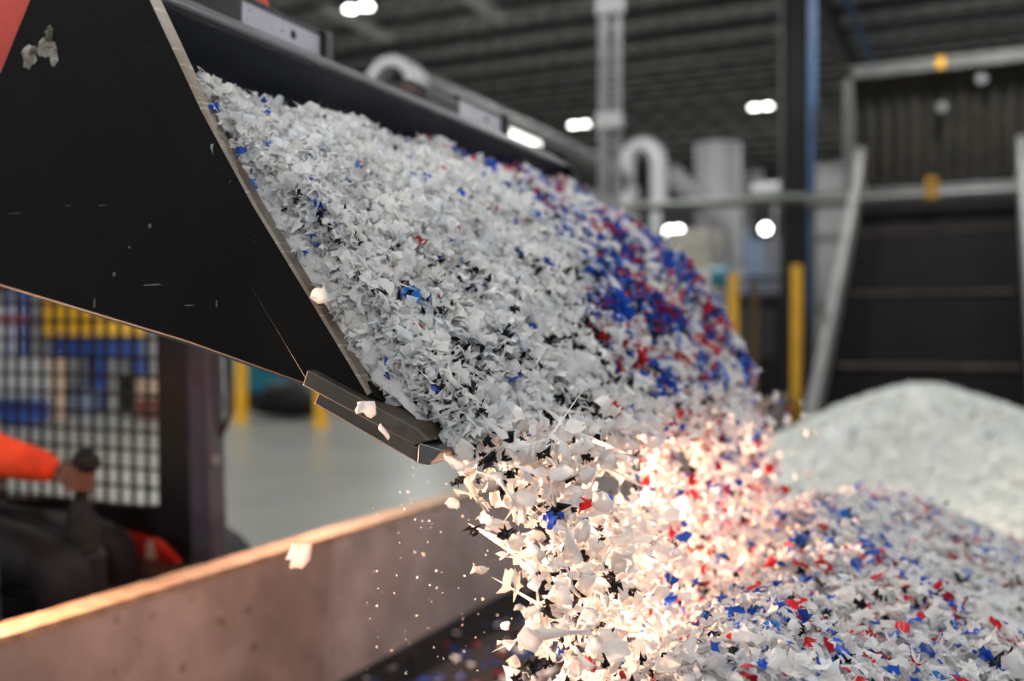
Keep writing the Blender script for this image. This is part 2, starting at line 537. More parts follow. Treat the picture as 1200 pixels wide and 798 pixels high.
# stuck dirt and scuffs on the near side plate
def patch(cx, cz, w_, h_, seed, m, name='dirt_patch', thick=0.006):
    q = random.Random(seed)
    n_ = 16
    ring = []
    for k in range(n_):
        a = 2 * PI * k / n_
        r_ = 1 + 0.45 * (q.random() - 0.5)
        ring.append((cx + w_ * r_ * math.cos(a), cz + h_ * r_ * math.sin(a)))
    vs_ = [(cx, YN - thick, cz)]
    for s_, d_ in ((0.6, 0.85), (1.0, 0.02)):
        for (x, z) in ring:
            vs_.append((cx + (x - cx) * s_, YN - thick * d_ * (0.6 + 0.8 * q.random()) - 0.0005, cz + (z - cz) * s_))
    fs_ = [(0, 1 + k, 1 + (k + 1) % n_) for k in range(n_)]
    fs_ += [(1 + k, 1 + n_ + k, 1 + n_ + (k + 1) % n_, 1 + (k + 1) % n_) for k in range(n_)]
    return MB().add(vs_, fs_).build(name, m, bk)
patch(-1.572, 1.812, 0.020, 0.022, 1, M['mud'])
patch(-1.530, 1.822, 0.022, 0.018, 2, M['mud'])
patch(-1.520, 1.846, 0.010, 0.016, 3, M['mud'])
patch(-1.508, 1.805, 0.010, 0.022, 4, M['mud'])
M['scuff'] = mat('pale scuff', (0.16, 0.155, 0.15, 1), 0.8, var=0.5, scale=60)
def pxy(u, v):                                        # a spot of the near side plate, from its place on the plate
    a, bb = (u - 600) / 1167, (395 - v) / 1167
    sn, cs = math.sin(YAW), math.cos(YAW)
    t = YN / (cs + a * sn)
    return t * (-sn + a * cs), CAM_H + t * bb
for (u, v, w_, h_) in ((222, 158, 0.008, 0.010), (219, 106, 0.009, 0.004), (176, 265, 0.004, 0.004), (120, 241, 0.012, 0.001), (111, 355, 0.002, 0.009), (134, 322, 0.004, 0.004), (178, 334, 0.018, 0.0015), (222, 358, 0.012, 0.0015), (263, 179, 0.003, 0.003), (254, 356, 0.002, 0.006), (80, 241, 0.008, 0.001), (152, 290, 0.003, 0.002)):
    x, z = pxy(u, v)
    patch(x, z, w_, h_, int(u), M['scuff'], 'scuff_mark', 0.0012)
# quick attach brackets on the back of the top edge
def bracket(y0, y1, top):
    t = MB().lohi((-1.50, y0, 1.93), (-1.425, y1, 2.022)).build('mount_bracket', M['cabpaint'], bk, 0.004)
    n_ = 12                                           # face plate with a round bolt hole
    cy, cz, hr = y0 + (y1 - y0) * 0.60, 1.990, 0.0105
    ylo, yhi, zlo, zhi = y0 + 0.006, y1 - 0.018, 1.950, 2.018
    outer_, inner_ = [], []
    for k in range(n_):
        a = 2 * PI * k / n_
        c_, s_ = math.cos(a), math.sin(a)
        inner_.append((cy + hr * c_, cz + hr * s_))
        k_ = min(((yhi - cy) if c_ > 0 else (cy - ylo)) / max(abs(c_), 1e-6), ((zhi - cz) if s_ > 0 else (cz - zlo)) / max(abs(s_), 1e-6))
        outer_.append((cy + k_ * c_, cz + k_ * s_))
    outer_ += [(yhi, zhi), (ylo, zhi), (ylo, zlo), (yhi, zlo)]
    vs_ = [(-1.4215, p[0], p[1]) for p in outer_[:n_]] + [(-1.4215, p[0], p[1]) for p in inner_]
    fs_ = [(k, (k + 1) % n_, n_ + (k + 1) % n_, n_ + k) for k in range(n_)]
    b = MB().add(vs_, fs_)
    for (c1, c2), cc in (((1, 2), (yhi, zhi)), ((4, 5), (ylo, zhi)), ((7, 8), (ylo, zlo)), ((10, 11), (yhi, zlo))):
        i0 = len(b.v)
        ang = math.atan2(cc[1] - cz, cc[0] - cy) % (2 * PI)
        k0 = int(ang // (2 * PI / n_))
        p1, p2 = outer_[k0], outer_[(k0 + 1) % n_]
        b.add([(-1.4215, *p1), (-1.4215, *cc), (-1.4215, *p2)], [(0, 1, 2)])
    tag(b.build('face_plate', M['bracket'], t), 'worn lavender grey face with a bolt hole')
    MB().lohi((-1.4195, y0, 2.017), (-1.50, y1 + 0.012, 2.028)).build('top_flange', M['cabpaint'], t)
    MB().lohi((-1.405, y1 - 0.016, 1.935), (-1.50, y1 + 0.012, 2.028)).build('end_flange', M['cabpaint'], t)
    b = MB().prism([(-1.60, 1.92), (-1.415, 1.92), (-1.415, top - 0.03), (-1.47, top), (-1.60, top)], y0 - 0.21, y0 - 0.001)
    b.build('mount_block', M['cabpaint'], bk, 0.006)
bracket(1.665, 1.965, 2.12)
bracket(2.64, 2.95, 2.032)

# ------------------------------------------------------------------ skid steer loader
ld_ = thing('skid_steer_loader', 'red and black skid steer loader with wire screened cab behind the wall', 'loader')
CY0, CY1 = 1.96, 2.97        # cab sides
CXF, CXB = -2.72, -4.25      # front and back of the cab
# chassis and belly
ch = MB().prism([(-2.60, 0.10), (-2.50, 0.22), (-2.52, 0.40), (-2.70, 0.44), (-4.4, 0.44), (-5.2, 0.9), (-5.35, 0.9), (-5.35, 0.25), (-5.0, 0.10)], CY0 + 0.03, CY1 - 0.03)
ch.build('chassis', M['cabpaint'], ld_, 0.015)
eng = MB().prism([(-4.27, 0.44), (-4.27, 1.35), (-4.6, 1.45), (-5.3, 1.2), (-5.35, 0.9)], CY0 + 0.05, CY1 - 0.05)
eng.build('engine_cover', M['red'], ld_, 0.02)
for y0, y1 in ((CY0 - 0.33, CY0 - 0.02), (CY1 + 0.02, CY1 + 0.33)):
    tr = []
    for k in range(24):
        a = 2 * PI * k / 24
        cx = -2.95 if math.cos(a) > 0 else -4.75
        tr.append((cx + 0.25 * math.cos(a), 0.255 + 0.25 * math.sin(a)))
    t = MB().prism(tr, y0, y1).build('track', M['rubber'], ld_)
    b = MB()
    for x in (-3.0, -3.45, -3.9, -4.3, -4.7):
        b.tube([(x, y0 - 0.012, 0.22), (x, y1 + 0.012, 0.22)], 0.12, 14)
    b.build('roller', M['cabpaint'], t)
# far side: lower red panel, sill, front post, screen
MB().lohi((-4.2, CY1 - 0.05, 0.40), (-2.66, CY1, 0.585)).build('side_panel', M['cabpaint'], ld_, 0.01)
rp = MB().prism([(-3.10, 0.36), (-2.76, 0.36), (-2.76, 0.44), (-2.86, 0.515), (-3.10, 0.54)], CY1 - 0.085, CY1 - 0.05).build('foot_panel', M['red'], ld_, 0.012)
tag(MB().prism([(-2.93, 0.44), (-2.87, 0.43), (-2.90, 0.52), (-2.925, 0.50)], CY1 - 0.090, CY1 - 0.086).build('decal', M['whitemark'], rp), 'white decal')
post = MB().prism([(-2.785, 0.30), (-2.615, 0.30), (-2.655, 1.45), (-2.72, 2.0), (-2.86, 2.0), (-2.815, 1.45)], CY1 - 0.06, CY1 + 0.03)
post.build('front_post', M['cabgrey'], ld_, 0.012)
MB().prism([(-2.885, 0.42), (-2.715, 0.42), (-2.745, 1.45), (-2.80, 2.0), (-2.93, 2.0), (-2.90, 1.45)], CY1 - 0.065, CY1 - 0.005).build('post_liner', M['cabpaint'], ld_, 0.008)
MB().prism([(-2.705, 0.30), (-2.585, 0.30), (-2.645, 1.45), (-2.70, 2.0), (-2.80, 2.0), (-2.755, 1.45)], CY0 - 0.03, CY0 + 0.04).build('front_post', M['cabgrey'], ld_, 0.012)
MB().lohi((-4.28, CY0 - 0.03, 0.44), (-4.16, CY0 + 0.05, 2.0)).build('rear_post', M['cabpaint'], ld_, 0.012)
MB().lohi((-4.28, CY1 - 0.06, 0.44), (-4.16, CY1 + 0.03, 2.0)).build('rear_post', M['cabpaint'], ld_, 0.012)
MB().lohi((-4.32, CY0 - 0.05, 1.98), (-2.70, CY1 + 0.05, 2.06)).build('cab_roof', M['cabpaint'], ld_, 0.02)
scr = MB()
YS = CY1 - 0.03
x = -4.16
while x < -2.86:
    scr.bar((x, YS, 0.58), (x, YS, 1.98), 0.0125)
    x += 0.074
z = 0.63
while z < 1.98:
    scr.bar((-4.18, YS + 0.006, z), (-2.74, YS + 0.006, z), 0.0125)
    z += 0.0735
scr.build('wire_screen', M['cabpaint'], ld_)
MB().prism([(-4.2, 0.57), (-2.70, 0.57), (-2.70, 0.74), (-2.80, 0.66), (-2.98, 0.635), (-4.2, 0.605)], YS - 0.02, YS + 0.02).build('screen_frame', M['cabpaint'], ld_, 0.006)
# grab handle on the front post
MB().tube([(-2.70, CY1 + 0.02, 1.50), (-2.645, CY1 + 0.02, 1.47), (-2.632, CY1 + 0.02, 1.40), (-2.60, CY1 + 0.02, 1.02), (-2.625, CY1 + 0.01, 0.945), (-2.675, CY1 + 0.0, 0.875), (-2.70, CY1 - 0.02, 0.92)], 0.0115, 8).build('grab_handle', M['cabpaint'], ld_)
MB().tube([(-2.655, CY1 - 0.03, 0.835), (-2.625, CY1 - 0.03, 0.835)], 0.02, 12).build('bolt', M['galv'], ld_)
# seat, arm bar, joystick
st = MB()
st.lohi((-3.75, 2.22, 0.40), (-3.2, 2.66, 0.47))
st.prism([(-3.85, 0.42), (-3.74, 0.42), (-3.80, 1.15), (-3.90, 1.17)], 2.22, 2.66)
st.build('seat', M['rubber'], ld_, 0.03)
ar = MB()
ar.tube([(-3.25, 2.14, 0.785), (-3.0, 2.16, 0.80), (-2.88, 2.175, 0.80), (-2.84, 2.18, 0.785)], [0.035, 0.042, 0.042, 0.02], 12)
ar.lohi((-3.2, 2.12, 0.44), (-3.1, 2.18, 0.79))
ar.build('arm_rest', M['rubber'], ld_)
js = MB()
js.tube([(-2.655, 2.345, 0.60), (-2.66, 2.345, 0.64), (-2.655, 2.345, 0.67), (-2.668, 2.345, 0.69), (-2.66, 2.345, 0.71), (-2.674, 2.345, 0.73), (-2.668, 2.345, 0.75), (-2.682, 2.345, 0.765)], [0.062, 0.055, 0.058, 0.047, 0.050, 0.038, 0.040, 0.018], 14)
js = js.build('joystick_boot', M['rubber'], ld_)
MB().tube([(-2.665, 2.348, 0.74), (-2.668, 2.349, 0.80), (-2.662, 2.350, 0.85), (-2.650, 2.35, 0.885), (-2.640, 2.35, 0.910), (-2.632, 2.35, 0.925)], [0.018, 0.026, 0.030, 0.046, 0.042, 0.020], 12).build('joystick_grip', M['rubber'], js)
MB().lohi((-3.05, 2.30, 0.40), (-2.62, 2.42, 0.60)).build('console', M['cabpaint'], ld_, 0.02)
# lift arms reaching forward to the bucket and the red mounting frame behind the bucket
for s, (ya, yb) in enumerate(((1.56, 1.66), (3.0, 3.10))):
    arm = MB().prism([(-5.2, 1.62), (-5.2, 1.82), (-4.4, 2.18), (-2.6, 2.32), (-2.05, 2.18), (-1.66, 1.86), (-1.66, 1.68), (-1.80, 1.66), (-2.20, 1.96), (-2.65, 2.13), (-4.3, 1.98)], ya, yb)
    arm.build('lift_arm', M['red'], ld_, 0.012)
    MB().prism([(-5.1, 0.4), (-4.75, 0.4), (-4.95, 1.8), (-5.25, 1.8)], ya + 0.02 if s == 0 else ya - 0.08, yb + 0.10 if s == 0 else yb - 0.02).build('arm_tower', M['red'], ld_, 0.012)
    MB().tube([(-4.6, (ya + yb) / 2, 1.0), (-3.4, (ya + yb) / 2, 2.06)], 0.035, 12).build('lift_cylinder', M['galv'], ld_)
MB().lohi((-1.99, 1.46, 1.72), (-1.86, 3.05, 2.04)).build('mount_frame', M['red'], ld_, 0.015)
tag(MB().prism([(-1.66, 1.80), (-1.63, 1.86), (-1.60, 2.02), (-1.75, 2.20), (-1.98, 2.20), (-1.92, 1.98), (-1.80, 1.80)], 1.33, 1.40).build('mount_ear', M['red'], ld_, 0.01), 'scuffed red ear behind the bucket plate')
MB().tube([(-1.92, 1.76, 2.06), (-1.75, 1.76, 2.19), (-1.58, 1.77, 2.16), (-1.50, 1.79, 2.085), (-1.47, 1.80, 2.05), (-1.465, 1.80, 2.025)], 0.014, 10).build('hydraulic_hose', M['redhose'], ld_)
# warm head lamps on the cab front
def head_lamp(x, y, z, aim, power, blend=1.0, size=140):
    t = MB().tube([(x - 0.10, y, z), (x - 0.01, y, z)], [0.05, 0.07], 14).build('head_lamp', M['cabpaint'], ld_)
    MB().tube([(x - 0.009, y, z), (x - 0.002, y, z)], 0.062, 14).build('lens', M['headlens'], t)
    l = bpy.data.lights.new('head_light', 'SPOT')
    l.energy = power
    l.color = (1.0, 0.54, 0.33)
    l.spot_size = R(size)
    l.spot_blend = blend
    l.shadow_soft_size = 0.055
    lo = bpy.data.objects.new('head_light', l)
    COL.objects.link(lo)
    lo.parent = ld_
    lo.location = (x + 0.01, y, z)
    d = Vector(aim) - Vector(lo.location)
    lo.rotation_euler = d.to_track_quat('-Z', 'Y').to_euler()
head_lamp(-3.05, 1.34, 0.84, (-0.5, 2.55, 1.30), HEAD_LAMP_WATTS, 1.0, 74)
MB().tube([(-3.13, 1.36, 0.84), (-3.14, 1.50, 0.79), (-3.14, 1.70, 0.46)], 0.018, 8).build('lamp_arm', M['cabpaint'], ld_)
head_lamp(-2.56, 3.03, 1.33, (-1.4, 3.0, 0.75), HEAD_LAMP_WATTS * 0.085, 1.0, 150)

# ------------------------------------------------------------------ operator
pr = thing('operator', 'seated person in orange sleeves and yellow vest gripping a joystick in the cab', 'person')
def skin_mesh(name, joints, edges, radii, m, parent, root=0, sub=2, solid=0.0):
    me = bpy.data.meshes.new(name)
    me.from_pydata(joints, edges, [])
    o = bpy.data.objects.new(name, me)
    COL.objects.link(o)
    o.parent = parent
    md = o.modifiers.new('skin', 'SKIN')
    md.use_smooth_shade = True
    for i, r_ in enumerate(radii):
        v = me.skin_vertices[0].data[i]
        v.radius = (r_, r_) if not isinstance(r_, tuple) else r_
        v.use_root = (i == root)
    sb = o.modifiers.new('sub', 'SUBSURF')
    sb.levels = sub
    sb.render_levels = sub
    me.materials.append(m)
    return o
J = {'pel': (-3.48, 2.43, 0.60), 'spine': (-3.43, 2.43, 0.80), 'chest': (-3.385, 2.42, 1.02), 'neckb': (-3.56, 2.43, 1.20), 'neck': (-3.53, 2.43, 1.29), 'head': (-3.49, 2.43, 1.38), 'crown': (-3.48, 2.43, 1.47),
     'shr': (-3.46, 2.26, 1.13), 'elr': (-3.10, 2.19, 0.955), 'wrr': (-2.735, 2.325, 0.860), 'shl': (-3.60, 2.61, 1.14), 'ell': (-3.75, 2.70, 0.86), 'wrl': (-3.52, 2.62, 0.71),
     'hr': (-3.40, 2.33, 0.58), 'knr': (-2.60, 2.225, 0.570), 'anr': (-2.80, 2.35, 0.56 - 0.40 + 0.30), 'hl': (-3.40, 2.55, 0.58), 'knl': (-2.80, 2.62, 0.56)}
J['anr'] = (-2.70, 2.34, 0.52)
names = ['pel', 'spine', 'chest', 'neckb', 'neck', 'head', 'crown', 'shr', 'elr', 'wrr', 'shl', 'ell', 'wrl', 'hr', 'knr', 'hl', 'knl']
pts = [J[k] for k in names]
FR = (-2.60, 2.33, 0.28)
FL = (-2.66, 2.60, 0.28)
pts += [(-2.62, 2.24, 0.24), (-2.50, 2.24, 0.20), (-2.74, 2.60, 0.24), (-2.62, 2.60, 0.20)]
eds = [(0, 1), (1, 2), (2, 3), (3, 4), (4, 5), (5, 6), (2, 7), (7, 8), (8, 9), (2, 10), (10, 11), (11, 12), (0, 13), (13, 14), (0, 15), (15, 16), (14, 17), (17, 18), (16, 19), (19, 20)]
rad = [0.13, 0.13, 0.15, 0.07, 0.055, 0.085, 0.065, 0.065, 0.045, 0.028, 0.065, 0.045, 0.028, 0.09, 0.062, 0.09, 0.062, 0.045, 0.035, 0.045, 0.035]
body = skin_mesh('body', pts, eds, rad, M['skin'], pr)
skin_mesh('shirt', [J[k] for k in ('chest', 'spine', 'shr', 'elr', 'wrr', 'shl', 'ell', 'wrl')] + [(-2.95, 2.235, 0.915), (-3.62, 2.66, 0.78)],
          [(0, 1), (0, 2), (2, 3), (3, 8), (8, 4), (0, 5), (5, 6), (6, 9), (9, 7)], [0.16, 0.15, 0.09, 0.092, 0.050, 0.075, 0.075, 0.045, 0.078, 0.065], M['orange'], pr)
skin_mesh('safety_vest', [J['chest'], J['spine'], J['pel'], J['neckb'], (-3.52, 2.29, 1.12), (-3.58, 2.57, 1.12)], [(0, 1), (1, 2), (0, 3), (0, 4), (0, 5)], [0.18, 0.17, 0.16, 0.085, 0.09, 0.085], M['hivis'], pr)
skin_mesh('trousers', [J['pel'], J['hr'], (-2.95, 2.26, 0.59), J['knr'], (-2.62, 2.24, 0.38), J['hl'], J['knl'], (-2.78, 2.6, 0.36)],
          [(0, 1), (1, 2), (2, 3), (3, 4), (0, 5), (5, 6), (6, 7)], [0.15, 0.115, 0.115, 0.100, 0.075, 0.11, 0.09, 0.07], M['trousers'], pr)
for (ax, ay) in ((-2.61, 2.24), (-2.75, 2.60)):
    skin_mesh('boot', [(ax - 0.02, ay, 0.30), (ax, ay, 0.215), (ax + 0.14, ay, 0.19)], [(0, 1), (1, 2)], [0.06, 0.055, 0.042], M['rubber'], pr)
# hands: palm plus five separate fingers curled round the joystick grips
def hand(wx, wy, wz, gx, gy, gz, side):
    """wrist point, grip centre; fingers wrap round the vertical grip, thumb on the near side"""
    P, Eg, Ra = [], [], []
    def v(p, r_):
        P.append(p)
        Ra.append(r_)
        return len(P) - 1
    w0 = v((wx, wy, wz), 0.027)
    pm = v(((wx + gx) / 2 - 0.004, wy + 0.004 * side, (wz + gz) / 2), (0.022, 0.036))
    Eg.append((w0, pm))
    for k in range(4):
        zz = gz + 0.034 - 0.021 * k
        ln = (0.95, 1.05, 1.0, 0.82)[k]
        y0 = gy - side * 0.036
        a = v((gx - 0.040, gy - side * 0.024, zz), 0.0105)
        b = v((gx - 0.004, y0 - side * 0.006, zz - 0.002), 0.0098)
        c = v((gx + 0.036 * ln, y0 + side * 0.012, zz - 0.004), 0.0092)
        d = v((gx + 0.040 * ln, gy + side * 0.018, zz - 0.006), 0.0082)
        Eg.extend([(pm, a), (a, b), (b, c), (c, d)])
    t1 = v((gx - 0.036, gy + side * 0.026, gz + 0.020), 0.0125)
    t2 = v((gx - 0.006, gy + side * 0.038, gz + 0.036), 0.011)
    t3 = v((gx + 0.022, gy + side * 0.030, gz + 0.046), 0.0092)
    Eg.extend([(pm, t1), (t1, t2), (t2, t3)])
    return skin_mesh('hand', P, Eg, Ra, M['skin'], pr, root=0, sub=2)
hand(-2.735, 2.325, 0.860, -2.664, 2.350, 0.840, 1)
hand(-3.52, 2.62, 0.71, -3.44, 2.60, 0.70, -1)
# head features and hard hat
f = skin_mesh('face', [(-3.415, 2.43, 1.385), (-3.398, 2.43, 1.365), (-3.410, 2.43, 1.335)], [(0, 1), (1, 2)], [0.012, 0.017, 0.014], M['skin'], pr)
eyes = MB()
for s in (-1, 1):
    eyes.tube([(-3.425, 2.43 + s * 0.03, 1.395), (-3.410, 2.43 + s * 0.03, 1.395)], [0.013, 0.006], 10)
eyes.build('eyes', M['eye'], f)
ears = MB()
for s in (-1, 1):
    ears.tube([(-3.495, 2.43 + s * 0.080, 1.40), (-3.495, 2.43 + s * 0.093, 1.385), (-3.490, 2.43 + s * 0.083, 1.36)], [0.012, 0.02, 0.010], 8)
ears.build('ears', M['skin'], f)
MB().tube([(-3.410, 2.405, 1.325), (-3.403, 2.43, 1.322), (-3.410, 2.455, 1.325)], [0.004, 0.007, 0.004], 8).build('mouth', M['redbrown'], f)
MB().tube([(-3.510, 2.43, 1.37), (-3.505, 2.43, 1.42), (-3.500, 2.43, 1.47)], [0.085, 0.095, 0.07], 14).build('hair', M['hair'], pr)
hh = []
for i in range(9):
    a = PI / 2 * i / 8
    hh.append(((-3.485, 2.43, 1.43 + 0.115 * math.sin(a)), max(0.118 * math.cos(a), 0.004)))
hm = MB()
hm.tube([p for p, _ in hh], [r_ for _, r_ in hh], 20)
hm.tube([(-3.465, 2.43, 1.425), (-3.465, 2.43, 1.434)], 0.15, 20)
hm.build('hard_hat', M['hat'], pr)

# ------------------------------------------------------------------ plastic flakes: shapes
def grid_faces(nx, ny):
    F = []
    for i in range(nx):
        for j in range(ny):
            a = i * (ny + 1) + j
            b, c, d = a + 1, a + ny + 2, a + ny + 1
            F += [(a, d, c), (a, c, b)]
    return F
def roll(P, k):
    if abs(k) < 1e-3:
        return P
    x = P[:, 0].copy()
    z = P[:, 2].copy()
    r_ = 1 / k
    Q = P.copy()
    Q[:, 0] = (r_ - z) * np.sin(x * k)
    Q[:, 2] = r_ - (r_ - z) * np.cos(x * k)
    Q[:, 2] -= Q[:, 2].mean()
    Q[:, 0] -= Q[:, 0].mean()
    return Q
def proto_chip(rg):
    nx, ny = 4, 3
    asp = rg.uniform(0.5, 0.95)
    g = np.array([[i / nx - 0.5, (j / ny - 0.5) * asp, 0] for i in range(nx + 1) for j in range(ny + 1)])
    rim = (np.abs(g[:, 0]) > 0.45) | (np.abs(g[:, 1]) > 0.45 * asp)
    corner = (np.abs(g[:, 0]) > 0.45) & (np.abs(g[:, 1]) > 0.45 * asp)
    g[corner, :2] *= rg.uniform(0.55, 1.0, corner.sum())[:, None]
    g[:, :2] += rg.normal(0, 1, (len(g), 2)) * np.where(rim, 0.075, 0.03)[:, None]
    g[:, 2] += rg.normal(0, 0.035, len(g)) + rg.normal(0, 0.25) * g[:, 0] * g[:, 1] + rg.normal(0, 0.3) * g[:, 1] ** 2
    return roll(g, rg.choice([-1, 1]) * rg.uniform(0.5, 3.0)), grid_faces(nx, ny)
def proto_strip(rg):
    nx = 6
    wd = rg.uniform(0.09, 0.2)
    g = []
    for i in range(nx + 1):
        t = i / nx - 0.5
        wv = wd * (1 - 0.75 * abs(2 * t) ** 2.5) * rg.uniform(0.7, 1.25)
        g += [[t * 0.95, wv, 0], [t * 0.95, -wv, 0]]
    g = np.array(g)
    a = g[:, 0] * rg.uniform(-2.5, 2.5)
    y = g[:, 1].copy()
    g[:, 1] = y * np.cos(a) + rg.normal(0, 0.12) * np.sin(g[:, 0] * 4)
    g[:, 2] = y * np.sin(a)
    return roll(g, rg.choice([-1, 1]) * rg.uniform(0.8, 3.2)), grid_faces(nx, 1)
def proto_torn(rg, spike=0.24, n=7, wrinkle=0.13):
    V = [[0, 0, rg.normal(0, 0.06)]]
    F = []
    for k in range(n):
        a = 2 * PI * (k + rg.uniform(-0.3, 0.3)) / n
        r_ = rg.uniform(0.16, 0.28)
        V.append([r_ * math.cos(a), r_ * math.sin(a), rg.normal(0, wrinkle * 0.6)])
    for k in range(2 * n):
        a = 2 * PI * (k + rg.uniform(-0.35, 0.35)) / (2 * n)
        r_ = 0.5 * (1 + rg.uniform(-spike, spike)) * (1 if k % 2 else 0.72)
        V.append([r_ * math.cos(a), r_ * math.sin(a), rg.normal(0, wrinkle)])
    for k in range(n):
        F.append((0, 1 + k, 1 + (k + 1) % n))
        o, o1 = 1 + n + 2 * k, 1 + n + (2 * k + 1)
        o2 = 1 + n + (2 * k + 2) % (2 * n)
        F += [(1 + k, o, o1), (1 + k, o1, 1 + (k + 1) % n), (1 + (k + 1) % n, o1, o2)]
    return roll(np.array(V), rg.choice([-1, 1]) * rg.uniform(0.2, 2.2)), F
def proto_crumb(rg):
    Vs, Fs, o = [], [], 0
    for _ in range(3):
        V, F = proto_torn(rg, 0.55, int(rg.integers(5, 8)), 0.2)
        V[1 + (len(V) - 1) // 3:] *= rg.uniform(0.5, 1.35, (len(V) - 1 - (len(V) - 1) // 3, 1))
        q = np.array(Euler((rg.uniform(0, 3), rg.uniform(0, 3), rg.uniform(0, 3))).to_matrix())
        Vs.append((V * np.array([1, rg.uniform(0.35, 0.8), 1])) @ q.T * rg.uniform(0.55, 1.0) + rg.normal(0, 0.13, 3))
        Fs += [tuple(i + o for i in t) for t in F]
        o += len(V)
    return np.vstack(Vs), Fs
def proto_fringe(rg):
    """shredded film: a small body whose edge is torn into thin strands"""
    V = [[0, 0, 0]]
    F = []
    n = 8
    for k in range(n):
        a = 2 * PI * (k + rg.uniform(-0.3, 0.3)) / n
        r_ = rg.uniform(0.14, 0.26)
        V.append([r_ * math.cos(a), r_ * math.sin(a), rg.normal(0, 0.05)])
    for k in range(n):
        F.append((0, 1 + k, 1 + (k + 1) % n))
    for k in range(n):
        p, q = np.array(V[1 + k]), np.array(V[1 + (k + 1) % n])
        m_ = (p + q) / 2
        d = m_ / (np.linalg.norm(m_) + 1e-6)
        ln = rg.uniform(0.15, 0.55)
        bend = rg.normal(0, 0.16, 3)
        c1 = m_ + d * ln * 0.55 + bend * 0.5
        c2 = m_ + d * ln + bend * 1.3
        w_ = (q - p) * 0.18
        o = len(V)
        V += [list(c1 - w_), list(c1 + w_), list(c2)]
        F += [(1 + k, o, o + 1), (1 + k, o + 1, 1 + (k + 1) % n), (o, o + 2, o + 1)]
    return roll(np.array(V), rg.choice([-1, 1]) * rg.uniform(0.3, 2.0)), F
pg = np.random.default_rng(5)
PROTO = [proto_chip(pg) for _ in range(9)] + [proto_strip(pg) for _ in range(5)] + [proto_torn(pg) for _ in range(4)] + [proto_fringe(pg) for _ in range(6)]
CRUMB = [proto_crumb(pg) for _ in range(4)]
CHIPS, STRIPS, TORN = list(range(9)), list(range(9, 14)), list(range(14, 24))

def rand_rot(n, rg, normal=None, tilt=1.0):
    """n rotation matrices; with normals the flake lies within a tilted cone about them"""
    if normal is None:
        q = rg.normal(0, 1, (n, 4))
        q /= np.linalg.norm(q, axis=1)[:, None]
        w_, x, y, z = q.T
        return np.stack([np.stack([1 - 2 * (y * y + z * z), 2 * (x * y - z * w_), 2 * (x * z + y * w_)], -1),
                         np.stack([2 * (x * y + z * w_), 1 - 2 * (x * x + z * z), 2 * (y * z - x * w_)], -1),
                         np.stack([2 * (x * z - y * w_), 2 * (y * z + x * w_), 1 - 2 * (x * x + y * y)], -1)], 1)
    zz = normal + rg.normal(0, tilt, (n, 3)) * 0.6
    zz /= np.linalg.norm(zz, axis=1)[:, None]
    t = rg.normal(0, 1, (n, 3))
    xx = np.cross(t, zz)
    xx /= np.linalg.norm(xx, axis=1)[:, None]
    yy = np.cross(zz, xx)
    return np.stack([xx, yy, zz], -1)

def flake_mass(name, pos, rot, size, colour, proto, m, base=None, crumb=None):
    """joins many flakes into one mesh (arrays only); base = (verts, tris, colour) of the mass under the loose top layer"""
    Vs, Fs, Cs = [], [], []
    off = 0
    if base is not None:
        Vs.append(base[0]); Fs.append(base[1]); Cs.append(base[2])
        off = len(base[0])
    pool = PROTO + CRUMB
    for k, (pv, pf) in enumerate(pool):
        sel = np.where(proto == k)[0]
        if not len(sel):
            continue
        v = np.einsum('nij,vj->nvi', rot[sel], pv) * size[sel][:, None, None] + pos[sel][:, None, :]
        fa = np.array(pf)[None] + (np.arange(len(sel)) * len(pv))[:, None, None] + off
        Vs.append(v.reshape(-1, 3))
        Fs.append(fa.reshape(-1, 3))
        Cs.append(np.repeat(colour[sel], len(pv), axis=0))
        off += len(sel) * len(pv)
    V, F, C = np.vstack(Vs), np.vstack(Fs), np.vstack(Cs)
    me = bpy.data.meshes.new(name)
    me.vertices.add(len(V))
    me.vertices.foreach_set('co', V.astype(np.float32).ravel())
    me.loops.add(len(F) * 3)
    me.loops.foreach_set('vertex_index', F.astype(np.int32).ravel())
    me.polygons.add(len(F))
    me.polygons.foreach_set('loop_start', np.arange(0, len(F) * 3, 3, dtype=np.int32))
    me.polygons.foreach_set('use_smooth', np.ones(len(F), dtype=bool))
    at_ = me.attributes.new('flake_colour', 'FLOAT_COLOR', 'POINT')
    at_.data.foreach_set('color', np.hstack([C, np.ones((len(C), 1))]).astype(np.float32).ravel())
    me.update(calc_edges=True)
    me.materials.append(m)
    o = bpy.data.objects.new(name, me)
    COL.objects.link(o)
    return o

def colours(kind, rg):
    """kind: 0 white, 1 blue, 2 red, 3 black -> linear colours with variety"""
    n = len(kind)
    u = rg.random(n)[:, None]
    wv = np.where(u < 0.55, np.array([[0.885, 0.885, 0.875]]), np.where(u < 0.72, np.array([[0.82, 0.855, 0.89]]), np.where(u < 0.85, np.array([[0.89, 0.87, 0.83]]), np.array([[0.76, 0.77, 0.79]]))))
    wv = wv * rg.uniform(0.9, 1.04, (n, 1))
    bl = np.array([[0.014, 0.085, 0.50]]) * rg.uniform(0.55, 1.25, (n, 1)) + np.where(rg.random((n, 1)) < 0.12, np.array([[0.02, 0.12, 0.12]]), 0)
    rd = np.array([[0.58, 0.014, 0.022]]) * rg.uniform(0.5, 1.25, (n, 1))
    bk_ = np.array([[0.008, 0.008, 0.011]]) * rg.uniform(0.6, 1.8, (n, 1))
    out = np.where(kind[:, None] == 0, wv, np.where(kind[:, None] == 1, bl, np.where(kind[:, None] == 2, rd, bk_)))
    return np.clip(out, 0, 0.93)
